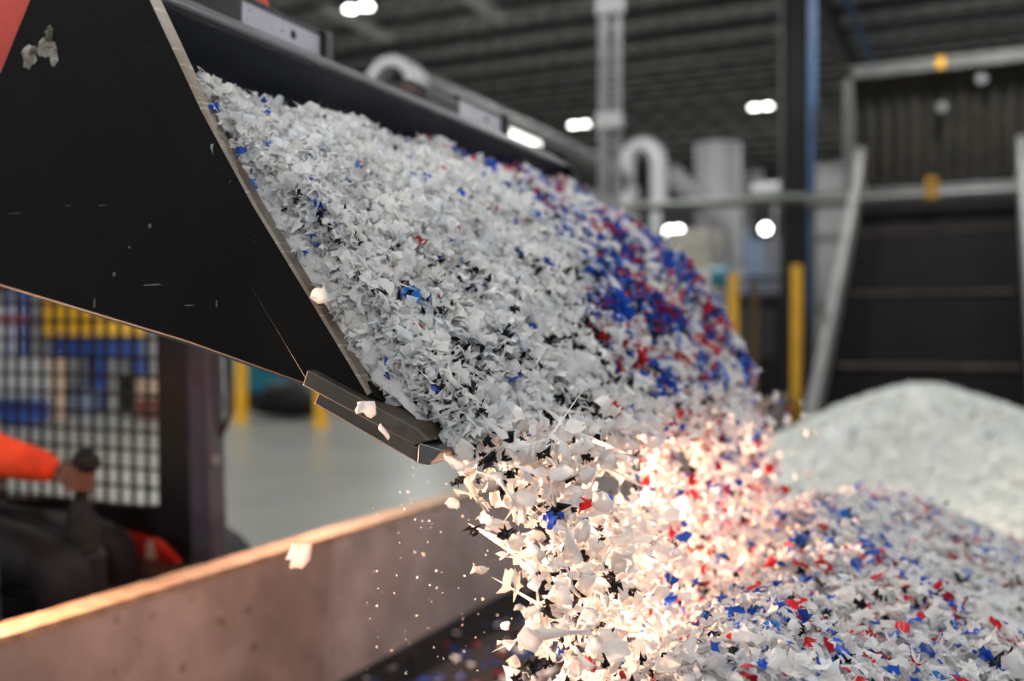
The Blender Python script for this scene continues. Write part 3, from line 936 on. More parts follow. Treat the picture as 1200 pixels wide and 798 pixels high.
def clump(P, seed, sc):
    """soft blotches in 0..1, so that same-coloured flakes gather"""
    r_ = np.random.default_rng(seed)
    s = np.zeros(len(P))
    for _ in range(9):
        k = r_.normal(0, sc, 3)
        s += np.sin(P @ k + r_.uniform(0, 6.28))
    return 1 / (1 + np.exp(-s * 0.65))
def pick_kinds(P, pb, pr_, pk, rg, seed, sc=22):
    n = len(P)
    b_ = pb * 2 * clump(P, seed, sc)
    r_ = pr_ * 2 * clump(P, seed + 1, sc)
    k_ = pk * 2 * clump(P, seed + 2, sc)
    u = rg.random(n)
    return np.where(u < b_, 1, np.where(u < b_ + r_, 2, np.where(u < b_ + r_ + k_, 3, 0)))
def pick_protos(kind, rg, pool_p=(0.45, 0.2, 0.35)):
    n = len(kind)
    u = rg.random(n)
    p = np.where(u < pool_p[0], rg.choice(CHIPS, n), np.where(u < pool_p[0] + pool_p[1], rg.choice(STRIPS, n), rg.choice(TORN, n)))
    return np.where(kind == 3, rg.integers(len(PROTO), len(PROTO) + len(CRUMB), n), p)

# ------------------------------------------------------------------ flakes heaped in the bucket
LIP = np.array([-0.715, 1.150])
def heap_pt(t, y):
    """t 0 at the back sheet .. 1 at the lip .. 1.2 rolling over it; returns X,Z of the heap's face and its normal"""
    fy = np.clip((y - YN) / (YF - YN), 0, 1)
    tx = -1.215 - 0.06 * fy ** 0.7
    tz = 1.735 + 0.085 * fy - 0.01 * (fy > 0.5)
    nx, nz = 0.78, 0.62
    near = np.clip((y - YN) / 0.30, 0, 1)
    far = np.clip((YF + 0.05 - y) / 0.22, 0, 1) ** 0.5
    bul = (0.050 + 0.065 * near * (0.75 + 0.4 * fy + 1.0 * fy ** 2)) * far
    sh = np.sin(np.clip(t, 0, 1.0) * PI * 0.74 + 0.22) - 0.22
    sh = np.clip(sh, 0, None) * (1 - 0.8 * np.clip((fy - 0.72) / 0.2, 0, 1) * np.clip(1 - t / 0.32, 0, 1))
    tt = np.clip(t, 0, 1)
    x = tx + (LIP[0] - tx) * tt + nx * bul * sh
    z = tz + (LIP[1] - tz) * tt + nz * bul * sh
    over = np.clip(t - 1, 0, 1)
    x = x + over * 0.20
    z = z - over * 0.40 - over ** 2 * 1.4
    return x, z
rgb = np.random.default_rng(21)
NB = 34000
tt = rgb.uniform(0.0, 1.06, NB)
yy = np.where(rgb.random(NB) < 0.10, rgb.uniform(YN + 0.014, YN + 0.06, NB), rgb.uniform(YN + 0.02, YF + 0.03, NB))
hx, hz = heap_pt(tt, yy)
depth = rgb.uniform(-0.028, 0.020, NB)
depth = np.where((yy < YN + 0.035), rgb.uniform(-1, 0.1, NB) * np.clip(0.28 * (1.0 - tt), 0.01, 0.11), depth)
rough_ = 0.016 * (clump(np.stack([hx, yy, hz], 1), 77, 16) - 0.5) * 2
hx = hx + 0.78 * (depth + rough_)
hz = hz + 0.62 * (depth + rough_)
hp = np.stack([hx, yy, hz], 1)
near_lip = np.clip((tt - 0.35) / 0.6, 0, 1)
edge = np.interp(tt, [0, 0.2, 0.4, 0.58, 0.8, 0.9, 1.05], [2.08, 2.42, 2.27, 2.25, 2.00, 2.05, 2.15])
farz = 1 / (1 + np.exp(-(yy - edge) / 0.045))
topfar = 0.6 / (1 + np.exp(-(yy - 1.95 - tt * 3.0) / 0.05)) * (tt < 0.2)
mixz = np.maximum(farz, topfar)
bandz = np.exp(-((yy - edge + 0.06) / 0.085) ** 2)
pb = 0.010 + 0.36 * mixz * np.interp(tt, [0, 0.85, 1.0], [1, 1, 0.75])
pr_ = 0.002 + 0.17 * mixz
pk = 0.008 + 0.16 * near_lip * (1 - mixz) + 0.09 * mixz + 0.22 * bandz * (tt > 0.15)
kind = pick_kinds(hp, pb, pr_, pk, rgb, 31, 24)
sz = (0.021 + 0.011 * near_lip + 0.009 * mixz) * rgb.uniform(0.65, 1.45, NB) * np.where(kind == 3, 0.62, np.where(kind > 0, 1.05, 1.0))
pro = np.where(rgb.random(NB) < 0.25 + 0.75 * near_lip, pick_protos(kind, rgb, (0.74, 0.08, 0.18)), pick_protos(kind, rgb, (0.36, 0.14, 0.50)))
big = (rgb.random(NB) < 0.07) & (kind == 0) & ~np.isin(pro, STRIPS)
sz = np.where(big, sz * 1.5, sz)
sz = np.where(yy < YN + 0.03, sz * 0.9, sz)
NC = 420
ci = rgb.choice(NB, NC, replace=False)
cu = rgb.random(NC)
edge_t = rgb.uniform(0.45, 1.0, NC)
ex, ez = heap_pt(edge_t, np.full(NC, YN))
oncorner = rgb.random(NC) < 0.30
hp[ci, 0] = np.where(oncorner, -0.93 + 0.20 * cu ** 0.6, ex - 0.03 * rgb.random(NC) + 0.02)
hp[ci, 1] = np.where(oncorner, YN + rgb.uniform(0.02, 0.09, NC), YN + rgb.uniform(0.018, 0.045, NC))
hp[ci, 2] = np.where(oncorner, 1.256 - 0.088 * cu ** 0.6 + rgb.uniform(0.002, 0.03, NC), ez - 0.03 * rgb.random(NC) + 0.01)
kind[ci] = np.where(rgb.random(NC) < 0.12, 3, 0)
pro[ci] = pick_protos(kind[ci], rgb, (0.8, 0.05, 0.15))
sz[ci] = 0.027 * rgb.uniform(0.7, 1.3, NC) * np.where(kind[ci] == 3, 0.7, 1.0)
nrm = np.tile(np.array([[0.78, 0.0, 0.62]]), (NB, 1))
rot = rand_rot(NB, rgb, nrm, 1.15)
gy, gt = np.meshgrid(np.concatenate([[YN + 0.0165], np.linspace(YN + 0.018, YF + 0.012, 68), [YF + 0.010]]), np.linspace(-0.06, 1.04, 40), indexing='ij')
skirt = np.zeros(gy.shape)
skirt[0] = np.clip(0.30 * (0.93 - gt[0]), 0, 0.16)
skirt[-1] = skirt[0]
bx, bz = heap_pt(np.clip(gt, 0, 2), gy)
bx = np.where(gt < 0, bx - 0.05, bx)
jit = rgb.normal(0, 0.004, bx.shape)
bV = np.stack([bx - 0.78 * (0.040 + jit + skirt), gy, bz - 0.62 * (0.040 + jit + skirt)], -1).reshape(-1, 3)
bF = []
for i in range(69):
    for j in range(39):
        a = i * 40 + j
        bF += [(a, a + 1, a + 41), (a, a + 41, a + 40)]
bC = np.tile(np.array([[0.80, 0.80, 0.80]]), (len(bV), 1))
heap = flake_mass('flake_heap', hp, rot, sz, colours(kind, rgb), pro, M['flake'], (bV, np.array(bF), bC))
tag(heap, 'heap of shredded white, blue, red and black plastic sliding out of the bucket', 'plastic flakes', kind='stuff')

# ------------------------------------------------------------------ flakes falling from the lip
rgs = np.random.default_rng(44)
NS = 11500
ys_ = YN - 0.01 + (YF - YN - 0.10) * rgs.random(NS) ** 0.9
tm = rgs.uniform(0.0, 0.40, NS)
h0 = rgs.uniform(-0.01, 0.115, NS)
v0 = rgs.normal(0.42, 0.12, NS) + 0.16 * np.clip(1 - (ys_ - YN) / 0.6, 0, 1)
h0 = h0 * (1 - 0.45 * np.clip((ys_ - YN) / (YF - YN), 0, 1))
sx = LIP[0] + 0.01 + h0 * 0.80 + v0 * tm + rgs.normal(0, 0.012, NS)
sz_ = LIP[1] + h0 * 0.30 - 0.02 - 0.45 * tm - 4.9 * tm ** 2 + rgs.normal(0, 0.015, NS)
syy = ys_ + rgs.normal(0, 0.10, NS) * tm * 2
sx += np.where((syy > 2.75) & (rgs.random(NS) < 0.02), rgs.uniform(0.05, 0.22, NS), 0)
keep = np.ones(NS, bool)
thin = np.clip((syy - 1.24) / 0.50, 0, 1)             # the near end of the curtain is sparser, with gaps
keep &= rgs.random(NS) < 0.55 + 0.45 * thin
holes = clump(np.stack([sx * 0.4, syy, sz_], 1), 91, 19)
keep &= ~((holes > 0.58) & (syy < 2.9) & (tm > 0.09))
sp_ = np.stack([sx, syy, sz_], 1)[keep]
tm = tm[keep]
NS = len(sp_)
mz = np.clip((sp_[:, 1] - 1.65) / 0.5, 0, 1)
kind_s = pick_kinds(sp_, 0.010 + 0.095 * mz, 0.003 + 0.115 * mz, 0.15 - 0.07 * mz, rgs, 61, 14)
size_s = 0.028 * rgs.uniform(0.55, 1.5, NS) * np.where(kind_s == 3, 0.72, np.where(kind_s > 0, 0.85, 1.0))
pro_s = pick_protos(kind_s, rgs, (0.85, 0.03, 0.12))
rot_s = rand_rot(NS, rgs)
col_s = colours(kind_s, rgs)
# how large each falling flake shows, to build the largest as things of their own
fw = np.array([-math.sin(YAW), math.cos(YAW)])
rt = np.array([math.cos(YAW), math.sin(YAW)])
dep = sp_[:, :2] @ fw
uu = 600 + 1167 * (sp_[:, :2] @ rt) / dep
vv = 395 - 1167 * (sp_[:, 2] - CAM_H) / dep
inview = ~np.isin(pro_s, STRIPS) & (uu > 5) & (uu < 1195) & (vv > 5) & (vv < 790) & (sp_[:, 0] > -0.72)
score = np.where(inview, size_s / dep * (1 + 0.5 * (tm > 0.03)), -1)
NLONE = 8
order = np.argsort(-score)
single = order[:300 - NLONE]
rest = np.ones(NS, bool)
rest[single] = False
stream = flake_mass('flake_stream', sp_[rest], rot_s[rest], size_s[rest], col_s[rest], pro_s[rest], M['flake'])
tag(stream, 'dense curtain of small plastic flakes falling from the bucket onto the pile', 'plastic flakes', kind='stuff')

def solid_proto(k, name, m):
    pv, pf = (PROTO + CRUMB)[k]
    me = bpy.data.meshes.new(name)
    me.from_pydata([tuple(p) for p in pv], [], [tuple(t) for t in pf])
    bm = bmesh.new()
    bm.from_mesh(me)
    bmesh.ops.recalc_face_normals(bm, faces=bm.faces)
    bmesh.ops.solidify(bm, geom=bm.faces[:], thickness=0.035)
    for fc in bm.faces:
        fc.smooth = True
    bm.to_mesh(me)
    bm.free()
    me.materials.append(m)
    return me
KN = ['white', 'blue', 'red', 'black']
KL = ['milky white plastic flake', 'blue plastic flake', 'red plastic flake', 'shaggy black plastic crumb']
def zone(u, v):
    side = 'near left edge' if u < 640 else ('middle' if u < 760 else 'far right side')
    level = ('high at the %s of the falling curtain' if v < 590 else 'low at the %s of the falling curtain') % side
    return level
cache = {}
for i in single:
    k, p = int(kind_s[i]), int(pro_s[i])
    if (k, p) not in cache:
        cache[(k, p)] = solid_proto(p, 'plastic_flake', M['flake_' + KN[k]])
    o = bpy.data.objects.new('plastic_flake', cache[(k, p)])
    COL.objects.link(o)
    mw = Matrix([list(r_) + [0] for r_ in (rot_s[i] * size_s[i])] + [[0, 0, 0, 1]])
    mw.translation = Vector(sp_[i])
    o.matrix_world = mw
    zn = zone(uu[i], vv[i])
    tag(o, KL[k] + ' ' + zn, 'flake', 'falling %s flakes %s' % (KN[k], zn.split(' of the')[0]))
# a few loose flakes that the photograph shows alone
LONE = [('pale flake dropping just below the near corner of the bucket', 2, (531, 543), 1.40, 0.034, (0.6, 0.2, 1.4)),
        ('small pale flake falling in front of the cap rail below the bucket corner', 5, (531, 590), 1.45, 0.020, (1.2, 0.4, 0.4)),
        ('second pale flake falling in front of the cap rail, tilted beside the smaller one', 7, (556, 577), 1.50, 0.022, (0.9, 0.8, 0.9)),
        ('lone pale flake in front of the low wall, far left of the falling curtain', 2, (350, 651), 2.10, 0.050, (1.2, 0.2, 0.6)),
        ('tiny lone flake high in front of the low wall near the curtain', 3, (496, 650), 1.9, 0.010, (0.3, 0.9, 0.2)),
        ('pale slanted flake sliding down over the dark base edge of the bucket', 1, (428, 479), 1.425, 0.032, (1.3, 0.3, 0.3)),
        ('narrow pale sliver dropping below the dark base edge of the bucket', 10, (450, 506), 1.415, 0.026, (1.3, 1.5, 0.2)),
        ('round pale flake clinging to the upper front edge of the side plate', 4, (375, 345), 1.515, 0.030, (1.2, 0.0, 0.5))]
for (lb, p, (u, v), s, size, rt_) in LONE:
    a, bb = (u - 600) / 1167, (395 - v) / 1167
    x = s * (-math.sin(YAW) + a * math.cos(YAW))
    y = s * (math.cos(YAW) + a * math.sin(YAW))
    o = bpy.data.objects.new('plastic_flake', cache.get((0, p)) or cache.setdefault((0, p), solid_proto(p, 'plastic_flake', M['flake_white'])))
    COL.objects.link(o)
    o.location = (x, y, CAM_H + s * bb)
    o.rotation_euler = rt_
    o.scale = (size,) * 3
    tag(o, lb, 'flake')

# ------------------------------------------------------------------ the coloured pile under the bucket
def pile_h(X, Y):
    dx = X + 0.38
    left = np.where(dx < 0, np.sqrt(dx * dx + 0.004) * 1.0, np.sqrt(dx * dx + 0.02) * 0.42)
    left = np.where(dx > 0.8, left + (dx - 0.8) * 0.35, left)
    dy = np.clip(1.35 - Y, 0, None) * 0.7 + np.clip(Y - 3.25, 0, None) ** 1.3 * 0.62
    h = 0.90 - left - dy
    h += 0.03 * np.sin(X * 5 + 1) * np.sin(Y * 4.1) + 0.02 * np.sin(X * 11 + Y * 7)
    return h
def white_h(X, Y):
    a = 1.08 - 0.50 * np.sqrt((X + 0.36) ** 2 + (0.85 * (Y - 8.1)) ** 2 + 0.06)
    b = 0.86 - 0.38 * np.sqrt((X - 0.9) ** 2 + (0.8 * (Y - 6.9)) ** 2 + 0.06)
    c = 0.52 - 0.26 * np.sqrt((X - 0.1) ** 2 + (0.7 * (Y - 5.2)) ** 2 + 0.06) - 0.8 * np.clip(-0.55 - X, 0, None)
    k = 14.0
    return np.log(np.exp(k * a) + np.exp(k * b) + np.exp(k * c)) / k + 0.02 * np.sin(X * 4 + Y * 3)
def surface_base(hf, x0, x1, y0, y1, nx, ny, drop, col, rg, amp=0.004):
    gx, gy_ = np.meshgrid(np.linspace(x0, x1, nx), np.linspace(y0, y1, ny), indexing='ij')
    gz = np.maximum(hf(gx, gy_) - drop + rg.normal(0, amp, gx.shape), 0.0125)
    V = np.stack([gx, gy_, gz], -1).reshape(-1, 3)
    idx = np.arange(nx * ny).reshape(nx, ny)
    a, b, c, d = idx[:-1, :-1].ravel(), idx[1:, :-1].ravel(), idx[1:, 1:].ravel(), idx[:-1, 1:].ravel()
    F = np.vstack([np.stack([a, b, c], 1), np.stack([a, c, d], 1)])
    keepf = (V[F][:, :, 2] > 0.013).any(1)
    return V, F[keepf], np.tile(np.array([col]), (len(V), 1))
rgp = np.random.default_rng(52)
NP = 60000
X = rgp.uniform(-1.75, 1.5, NP)
Y = rgp.uniform(0.9, 4.6, NP)
H = pile_h(X, Y)
dcam = X * fw[0] + Y * fw[1]
ucam = (X * rt[0] + Y * rt[1]) / np.maximum(dcam, 0.1)
ok = (H > 0.015) & (dcam > 0.6) & (np.abs(ucam) < 0.62) & (rgp.random(NP) < np.clip(2.6 / np.maximum(dcam, 0.1), 0, 1))
X, Y, H = X[ok], Y[ok], H[ok]
NP = len(X)
e = 0.01
nx_ = -(pile_h(X + e, Y) - H) / e
ny_ = -(pile_h(X, Y + e) - H) / e
nr = np.stack([nx_, ny_, np.ones(NP)], 1)
nr /= np.linalg.norm(nr, axis=1)[:, None]
pp = np.stack([X, Y, H], 1) + nr * rgp.uniform(-0.02, 0.016, NP)[:, None]
kind_p = pick_kinds(pp, 0.125, 0.075, 0.022, rgp, 81, 9)
size_p = 0.027 * rgp.uniform(0.6, 1.5, NP) * np.where(kind_p == 3, 0.8, np.where(kind_p > 0, 0.9, 1.0))
pile = flake_mass('flake_pile', pp, rand_rot(NP, rgp, nr, 0.75), size_p, colours(kind_p, rgp) * np.where(kind_p == 0, 0.84, 1.0)[:, None], pick_protos(kind_p, rgp, (0.5, 0.2, 0.3)), M['flake'],
                  surface_base(pile_h, -1.8, 1.6, 0.3, 5.2, 90, 130, 0.022, (0.55, 0.55, 0.57), rgp))
tag(pile, 'pile of mixed white, blue and red plastic flakes in front of the white pile', 'plastic flakes', kind='stuff')

# ------------------------------------------------------------------ the big white pile behind
NW = 30000
X = rgp.uniform(-2.1, 3.2, NW)
Y = rgp.uniform(3.9, 9.2, NW)
H = white_h(X, Y)
ok = H > 0.02
X, Y, H = X[ok], Y[ok], H[ok]
NW = len(X)
nx_ = -(white_h(X + e, Y) - H) / e
ny_ = -(white_h(X, Y + e) - H) / e
nr = np.stack([nx_, ny_, np.ones(NW)], 1)
nr /= np.linalg.norm(nr, axis=1)[:, None]
wp = np.stack([X, Y, H], 1) + nr * rgp.uniform(-0.018, 0.014, NW)[:, None]
nearm = np.clip((4.9 - Y) / 0.6, 0, 1)
kind_w = pick_kinds(wp, 0.02 * nearm, 0.02 * nearm, 0.004 + 0.01 * nearm, rgp, 95, 5)
wc = colours(kind_w, rgp)
wc = np.where((kind_w == 0)[:, None], wc * np.array([[0.97, 1.0, 0.955]]), wc)
wpile = flake_mass('white_flake_pile', wp, rand_rot(NW, rgp, nr, 0.9), 0.040 * rgp.uniform(0.5, 1.5, NW), wc, pick_protos(kind_w, rgp), M['flake'],
                   surface_base(white_h, -2.12, 3.6, 3.4, 10.6, 110, 130, 0.030, (0.78, 0.80, 0.77), rgp, 0.008))
tag(wpile, 'tall plain white pile of plastic flakes in front of the sloping belt', 'plastic flakes', kind='stuff')

# ------------------------------------------------------------------ sparse flakes on the black floor
NF = 7000
X = -2.12 + 1.6 * rgp.random(NF) ** 0.62
Y = rgp.uniform(1.6, 6.5, NF)
ok = rgp.random(NF) < np.clip(0.10 + (X + 2.12) * 1.1, 0, 1)
X, Y = X[ok], Y[ok]
NF = len(X)
fp = np.stack([X, Y, 0.020 + rgp.uniform(0, 0.02, NF)], 1)
kind_f = pick_kinds(fp, 0.30, 0.13, 0.16, rgp, 120, 9)
scat = flake_mass('scattered_flakes', fp, rand_rot(NF, rgp, np.tile([[0, 0, 1.0]], (NF, 1)), 0.3), 0.030 * rgp.uniform(0.6, 1.5, NF), colours(kind_f, rgp), pick_protos(kind_f, rgp), M['flake'])
tag(scat, 'scattered blue, red and grey flakes lying on the black floor by the wall', 'plastic flakes', kind='stuff')

# dust motes of plastic in the air before the wall
ND = 150
dm_u, dm_v, dm_s = rgp.uniform(430, 640, ND), rgp.uniform(540, 790, ND), rgp.uniform(1.35, 2.0, ND)
dx = dm_s * (-math.sin(YAW) + (dm_u - 600) / 1167 * math.cos(YAW))
dy = dm_s * (math.cos(YAW) + (dm_u - 600) / 1167 * math.sin(YAW))
dz = CAM_H + dm_s * (395 - dm_v) / 1167
dust = flake_mass('plastic_specks', np.stack([dx, dy, dz], 1), rand_rot(ND, rgp), 0.0042 * rgp.uniform(0.4, 1.3, ND), colours(np.zeros(ND, int), rgp), rgp.choice(TORN, ND), M['flake'])
tag(dust, 'fine pale specks floating in the air before the low wall', 'plastic specks', kind='stuff')

# ------------------------------------------------------------------ sloping belt conveyor with hood
cv = thing('belt_conveyor', 'steep black cleated belt conveyor with grey rails and olive hood behind the white pile', 'conveyor')
SL = 0.713
CB = Vector((-1.663, 11.377, 0.30))
def on_belt(x, y, up=0.0):
    return (x, y - up * 0.58, CB.z + SL * (y - CB.y) + up * 0.81)
XL, XR = -1.64, 0.47
bl = MB()
y0, y1 = 10.9, 16.1
bl.add([on_belt(XL, y0), on_belt(XR, y0), on_belt(XR, y1), on_belt(XL, y1), on_belt(XL, y0, -0.12), on_belt(XR, y0, -0.12), on_belt(XR, y1, -0.12), on_belt(XL, y1, -0.12)],
       [(0, 1, 2, 3), (7, 6, 5, 4), (0, 4, 5, 1), (1, 5, 6, 2), (2, 6, 7, 3), (3, 7, 4, 0)])
bl.build('belt', M['belt'], cv)
y = 11.04
while y < 16.0:
    p, q = on_belt(XL + 0.08, y, 0.02), on_belt(XR - 0.08, y, 0.02)
    MB().bar(p, q, 0.05, 0.045).build('cleat', M['cleat'], cv)
    y += 1.25
for x_, r_ in ((XL - 0.03, 0.10), (XR + 0.05, 0.09)):
    MB().bar(on_belt(x_, 10.95, 0.12), on_belt(x_, 16.0, 0.12), 0.13, 0.26).build('side_rail', M['greyrail'], cv, 0.02)
    tag(MB().tube([on_belt(x_, 10.9, 0.27), on_belt(x_, 15.6, 0.27), (x_, 15.85, 3.95), (x_, 15.9, 4.15)], r_ * 0.75, 12).build('hand_rail', M['greyrail'], cv))
for x_ in (XL - 0.03, XR + 0.05):
    for y_ in (12.4, 15.4):
        top = on_belt(x_, y_, -0.1)
        MB().bar((x_, y_, 0), (x_, y_, top[2]), 0.12).build('leg', M['greyrail'], cv)
HY = 16.158
MB().tube([(-2.35, 15.2, 3.28), (3.2, 15.2, 3.28)], 0.085, 12).build('cross_rail', M['greyrail'], cv)
MB().tube([(-2.35, 15.2, 3.40), (3.2, 15.2, 3.40)], 0.03, 8).build('cross_rail', M['greyrail'], cv)
for z_ in (3.30, 3.50):
    b = MB()
    b.lohi((-0.70, 15.08, z_ - 0.07), (-0.56, 15.32, z_ + (0.10 if z_ < 3.4 else 0.03)))
    tag(b.build('clamp', M['yellow'], cv, 0.01), 'yellow clamp')
prof = []
hood = MB()
n_ = 46
for k in range(n_):                                   # corrugated olive sheet
    xa, xb = -1.80 + k * 0.11, -1.80 + (k + 1) * 0.11
    d0, d1 = (0, 0.05) if k % 2 == 0 else (0.05, 0)
    hood.add([(xa, HY + d0, 3.45), (xb, HY + d1, 3.45), (xb, HY + d1, 5.33), (xa, HY + d0, 5.33)], [(0, 1, 2, 3)])
hood.build('hood_sheet', M['olive'], cv)
MB().bar((-1.86, HY - 0.03, 3.35), (-1.86, HY - 0.03, 5.42), 0.13).build('hood_frame', M['greyrail'], cv)
MB().bar((-1.92, HY - 0.03, 5.36), (3.3, HY - 0.03, 5.36), 0.13, 0.17).build('hood_frame', M['greyrail'], cv)
MB().lohi((-1.86, HY + 0.06, 3.4), (3.2, HY + 1.6, 5.3)).build('hood_box', M['olive'], cv)
tag(MB().lohi((-0.60, HY - 0.12, 5.28), (-0.50, HY - 0.09, 5.44)).build('clamp', M['yellow'], cv), 'yellow clamp')
for (x_, z_) in ((-0.53, 4.72), (0.0, 5.08)):
    MB().tube([(x_, HY - 0.06, z_), (x_, HY + 0.01, z_)], 0.07, 12).build('hood_bolt', M['lightgrey'], cv)

# ------------------------------------------------------------------ column, pipes, struts
c = thing('steel_column', 'dark full height steel column left of the sloping belt', 'column')
cx, cy = -2.666, 16.43
b = MB()
b.lohi((cx - 0.15, cy - 0.16, 0.03), (cx + 0.15, cy - 0.14, CEIL - 1.28))
b.lohi((cx - 0.15, cy + 0.14, 0.03), (cx + 0.15, cy + 0.16, CEIL - 1.28))
b.lohi((cx - 0.012, cy - 0.15, 0.03), (cx + 0.012, cy + 0.15, CEIL - 1.28))
b.build('shaft', M['darksteel'], c)
MB().lohi((cx - 0.17, cy - 0.20, 0), (cx + 0.16, cy + 0.20, 0.03)).build('base_plate', M['darksteel'], c)
tag(MB().tube([(cx - 0.235, cy + 0.05, 0), (cx - 0.235, cy + 0.05, CEIL - 0.8)], 0.055, 10).build('conduit', M['ductgrey']), 'grey conduit running up the left side of the dark column', 'pipe')
tag(MB().tube([(-2.425, 16.3, 0), (-2.425, 16.3, CEIL - 0.8)], 0.055, 12).build('blue_pipe', M['bluepipe']), 'blue vertical pipe running up beside the dark column', 'pipe')
tag(MB().tube([(-2.30, 9, 7.7), (-2.30, 50, 7.7)], 0.07, 12).build('blue_pipe', M['bluepipe']), 'blue overhead pipe running away below the roof girder', 'pipe')
s_ = thing('strut_pair', 'tall shiny pair of vertical steel struts with bands rising behind the bucket', 'strut')
for k, dx_ in enumerate((-0.062, 0.062)):
    sx_, sy_ = -3.035 + dx_ * 0.905, 8.52 + dx_ * 0.426
    b = MB()
    b.bar((sx_ - 0.032, sy_, 0), (sx_ - 0.032, sy_, CEIL - 0.82), 0.02)
    b.bar((sx_ + 0.032, sy_, 0), (sx_ + 0.032, sy_, CEIL - 0.8), 0.02)
    b.bar((sx_, sy_ + 0.015, 0), (sx_, sy_ + 0.015, CEIL - 0.8), 0.06, 0.008)
    b.build('strut', M['galv'], s_)
for z_ in (1.2, 3.25, 4.28):
    MB().lohi((-3.035 - 0.12, 8.46, z_ - 0.07), (-3.035 + 0.12, 8.55, z_ + 0.07)).build('band', M['galvlight'], s_)

d_ = thing('round_duct', 'long grey round duct with a collar whitened for its highlight running away above the bucket', 'duct')
MB().tube([(-5.27, 8.62, 3.78), (-5.27, 15.0, 3.78)], 0.26, 24).build('duct_pipe', M['ductgrey'], d_)
MB().tube([(-5.27, 8.35, 3.78), (-5.27, 8.62, 3.78)], 0.285, 24, False).tube([(-5.27, 8.62, 3.78), (-5.27, 8.35, 3.78)], 0.20, 24, False).tube([(-5.27, 8.35, 3.78), (-5.27, 8.345, 3.78)], [0.285, 0.20], 24, False).build('collar', M['whitestuff'], d_)  # white collar stands in for the bright highlights on the duct's elbow
for y_ in (10.6, 12.6, 14.6):
    MB().tube([(-5.27, y_, 3.78), (-5.27, y_, CEIL - 0.7)], 0.012, 6).build('hanger', M['darksteel'], d_)
    MB().tube([(-5.27, y_ - 0.03, 3.78), (-5.27, y_ + 0.03, 3.78)], 0.27, 24).build('seam_band', M['ductgrey'], d_)

t = thing('strip_light', 'glowing slanted strip light above the far end of the bucket', 'light')
MB().bar((-3.91, 8.1, 3.205), (-3.91, 8.86, 3.205), 0.09, 0.03).build('housing', M['lightgrey'], t)
MB().bar((-3.91, 8.1, 3.165), (-3.91, 8.86, 3.165), 0.085, 0.04).build('lens', M['tube'], t)
for y_ in (8.2, 8.76):
    MB().tube([(-3.91, y_, 3.22), (-3.91, y_, CEIL - 0.8)], 0.005, 6).build('hanger', M['darksteel'], t)
for k, (x_, ya, yb, lb) in enumerate(((-11.32, 15.7, 17.95, 'dull white hanging strip panel left under the roof joists'), (-8.6, 16.0, 17.8, 'dull white hanging strip panel at the top edge right of the first lamp'))):
    t = thing('hanging_panel', lb, 'panel')
    MB().lohi((x_ - 0.17, ya, 7.57), (x_ + 0.17, yb, 7.63)).build('panel', M['dullpanel'], t)
    for y_ in (ya + 0.2, yb - 0.2):
        MB().tube([(x_, y_, 7.62), (x_, y_, CEIL - 0.7)], 0.01, 6).build('hanger', M['darksteel'], t)

# ------------------------------------------------------------------ machinery far behind
def at(u, v, s):
    a, bb = (u - 600) / 1167, (395 - v) / 1167
    return Vector((s * (-math.sin(YAW) + a * math.cos(YAW)), s * (math.cos(YAW) + a * math.sin(YAW)), CAM_H + s * bb))
# duct elbow
p = at(765, 300, 20)
t = thing('duct_elbow', 'pale bent air duct rising and turning over beside the tanks', 'duct')
b = MB()
arc = []
for k in range(9):
    a = PI * k / 8
    arc.append((p.x + 0.38 - 0.38 * (-math.cos(a)) - 0.0, p.y, 4.55 + 0.42 * math.sin(a)))
arc = [(p.x - 0.22 - 0.34 * math.cos(PI * k / 8), p.y, 4.75 + 0.42 * math.sin(PI * k / 8)) for k in range(9)]
xr = arc[-1][0]
b.tube([(xr, p.y, 0)] + arc[::-1] + [(arc[0][0] - 0.02, p.y, 2.0)], 0.17, 18)
b.build('bent_pipe', M['galvlight'], t)
for z_ in (1.5, 3.2):
    MB().tube([(xr, p.y, z_), (xr, p.y, z_ + 0.1)], 0.20, 18).build('flange', M['galv'], t)
p1, p2 = at(782, 203, 20.5), at(845, 258, 20.5)
tag(MB().tube([p1, p2, (p2.x, p2.y, 0)], 0.26, 16).build('slanted_duct', M['lightgrey']), 'grey slanted duct dropping from the elbow to the tank', 'duct')
# tanks
def tank(u, s, r_, top, label, m):
    q = at(u, 300, s)
    t = thing('storage_tank', label, 'tank')
    MB().cyl((q.x, q.y, 0.9), r_, top - 0.9, 28).build('shell', m, t)
    MB().cyl((q.x, q.y, 0.12), r_ * 0.3, 0.8, 20, r_).build('cone', m, t)
    for z_ in (1.6, 2.9):
        MB().cyl((q.x, q.y, z_), r_ * 1.03, 0.08, 28).build('rim_band', M['galv'], t)
    for k in range(4):
        a = PI / 4 + k * PI / 2
        MB().bar((q.x + r_ * math.cos(a), q.y + r_ * math.sin(a), 0), (q.x + r_ * math.cos(a), q.y + r_ * math.sin(a), 1.2), 0.1).build('leg', M['lightgrey'], t)
    return t
tank(842, 22, 0.50, 5.55, 'tall pale cylindrical tank right of the duct elbow', M['galvlight'])
tank(876, 23.5, 0.34, 5.2, 'slim grey tank tucked behind the tall pale tank', M['lightgrey'])
q = at(700, 300, 24)
t = thing('machine_cabinet', 'tall grey machine cabinet behind the vertical strut pair', 'cabinet')
MB().lohi((q.x - 0.6, q.y - 0.5, 0), (q.x + 0.9, q.y + 0.5, 4.9)).build('body', M['lightgrey'], t, 0.02)
MB().lohi((q.x - 0.4, q.y - 0.55, 0.3), (q.x + 0.7, q.y - 0.5, 2.2)).build('door', M['galv'], t)
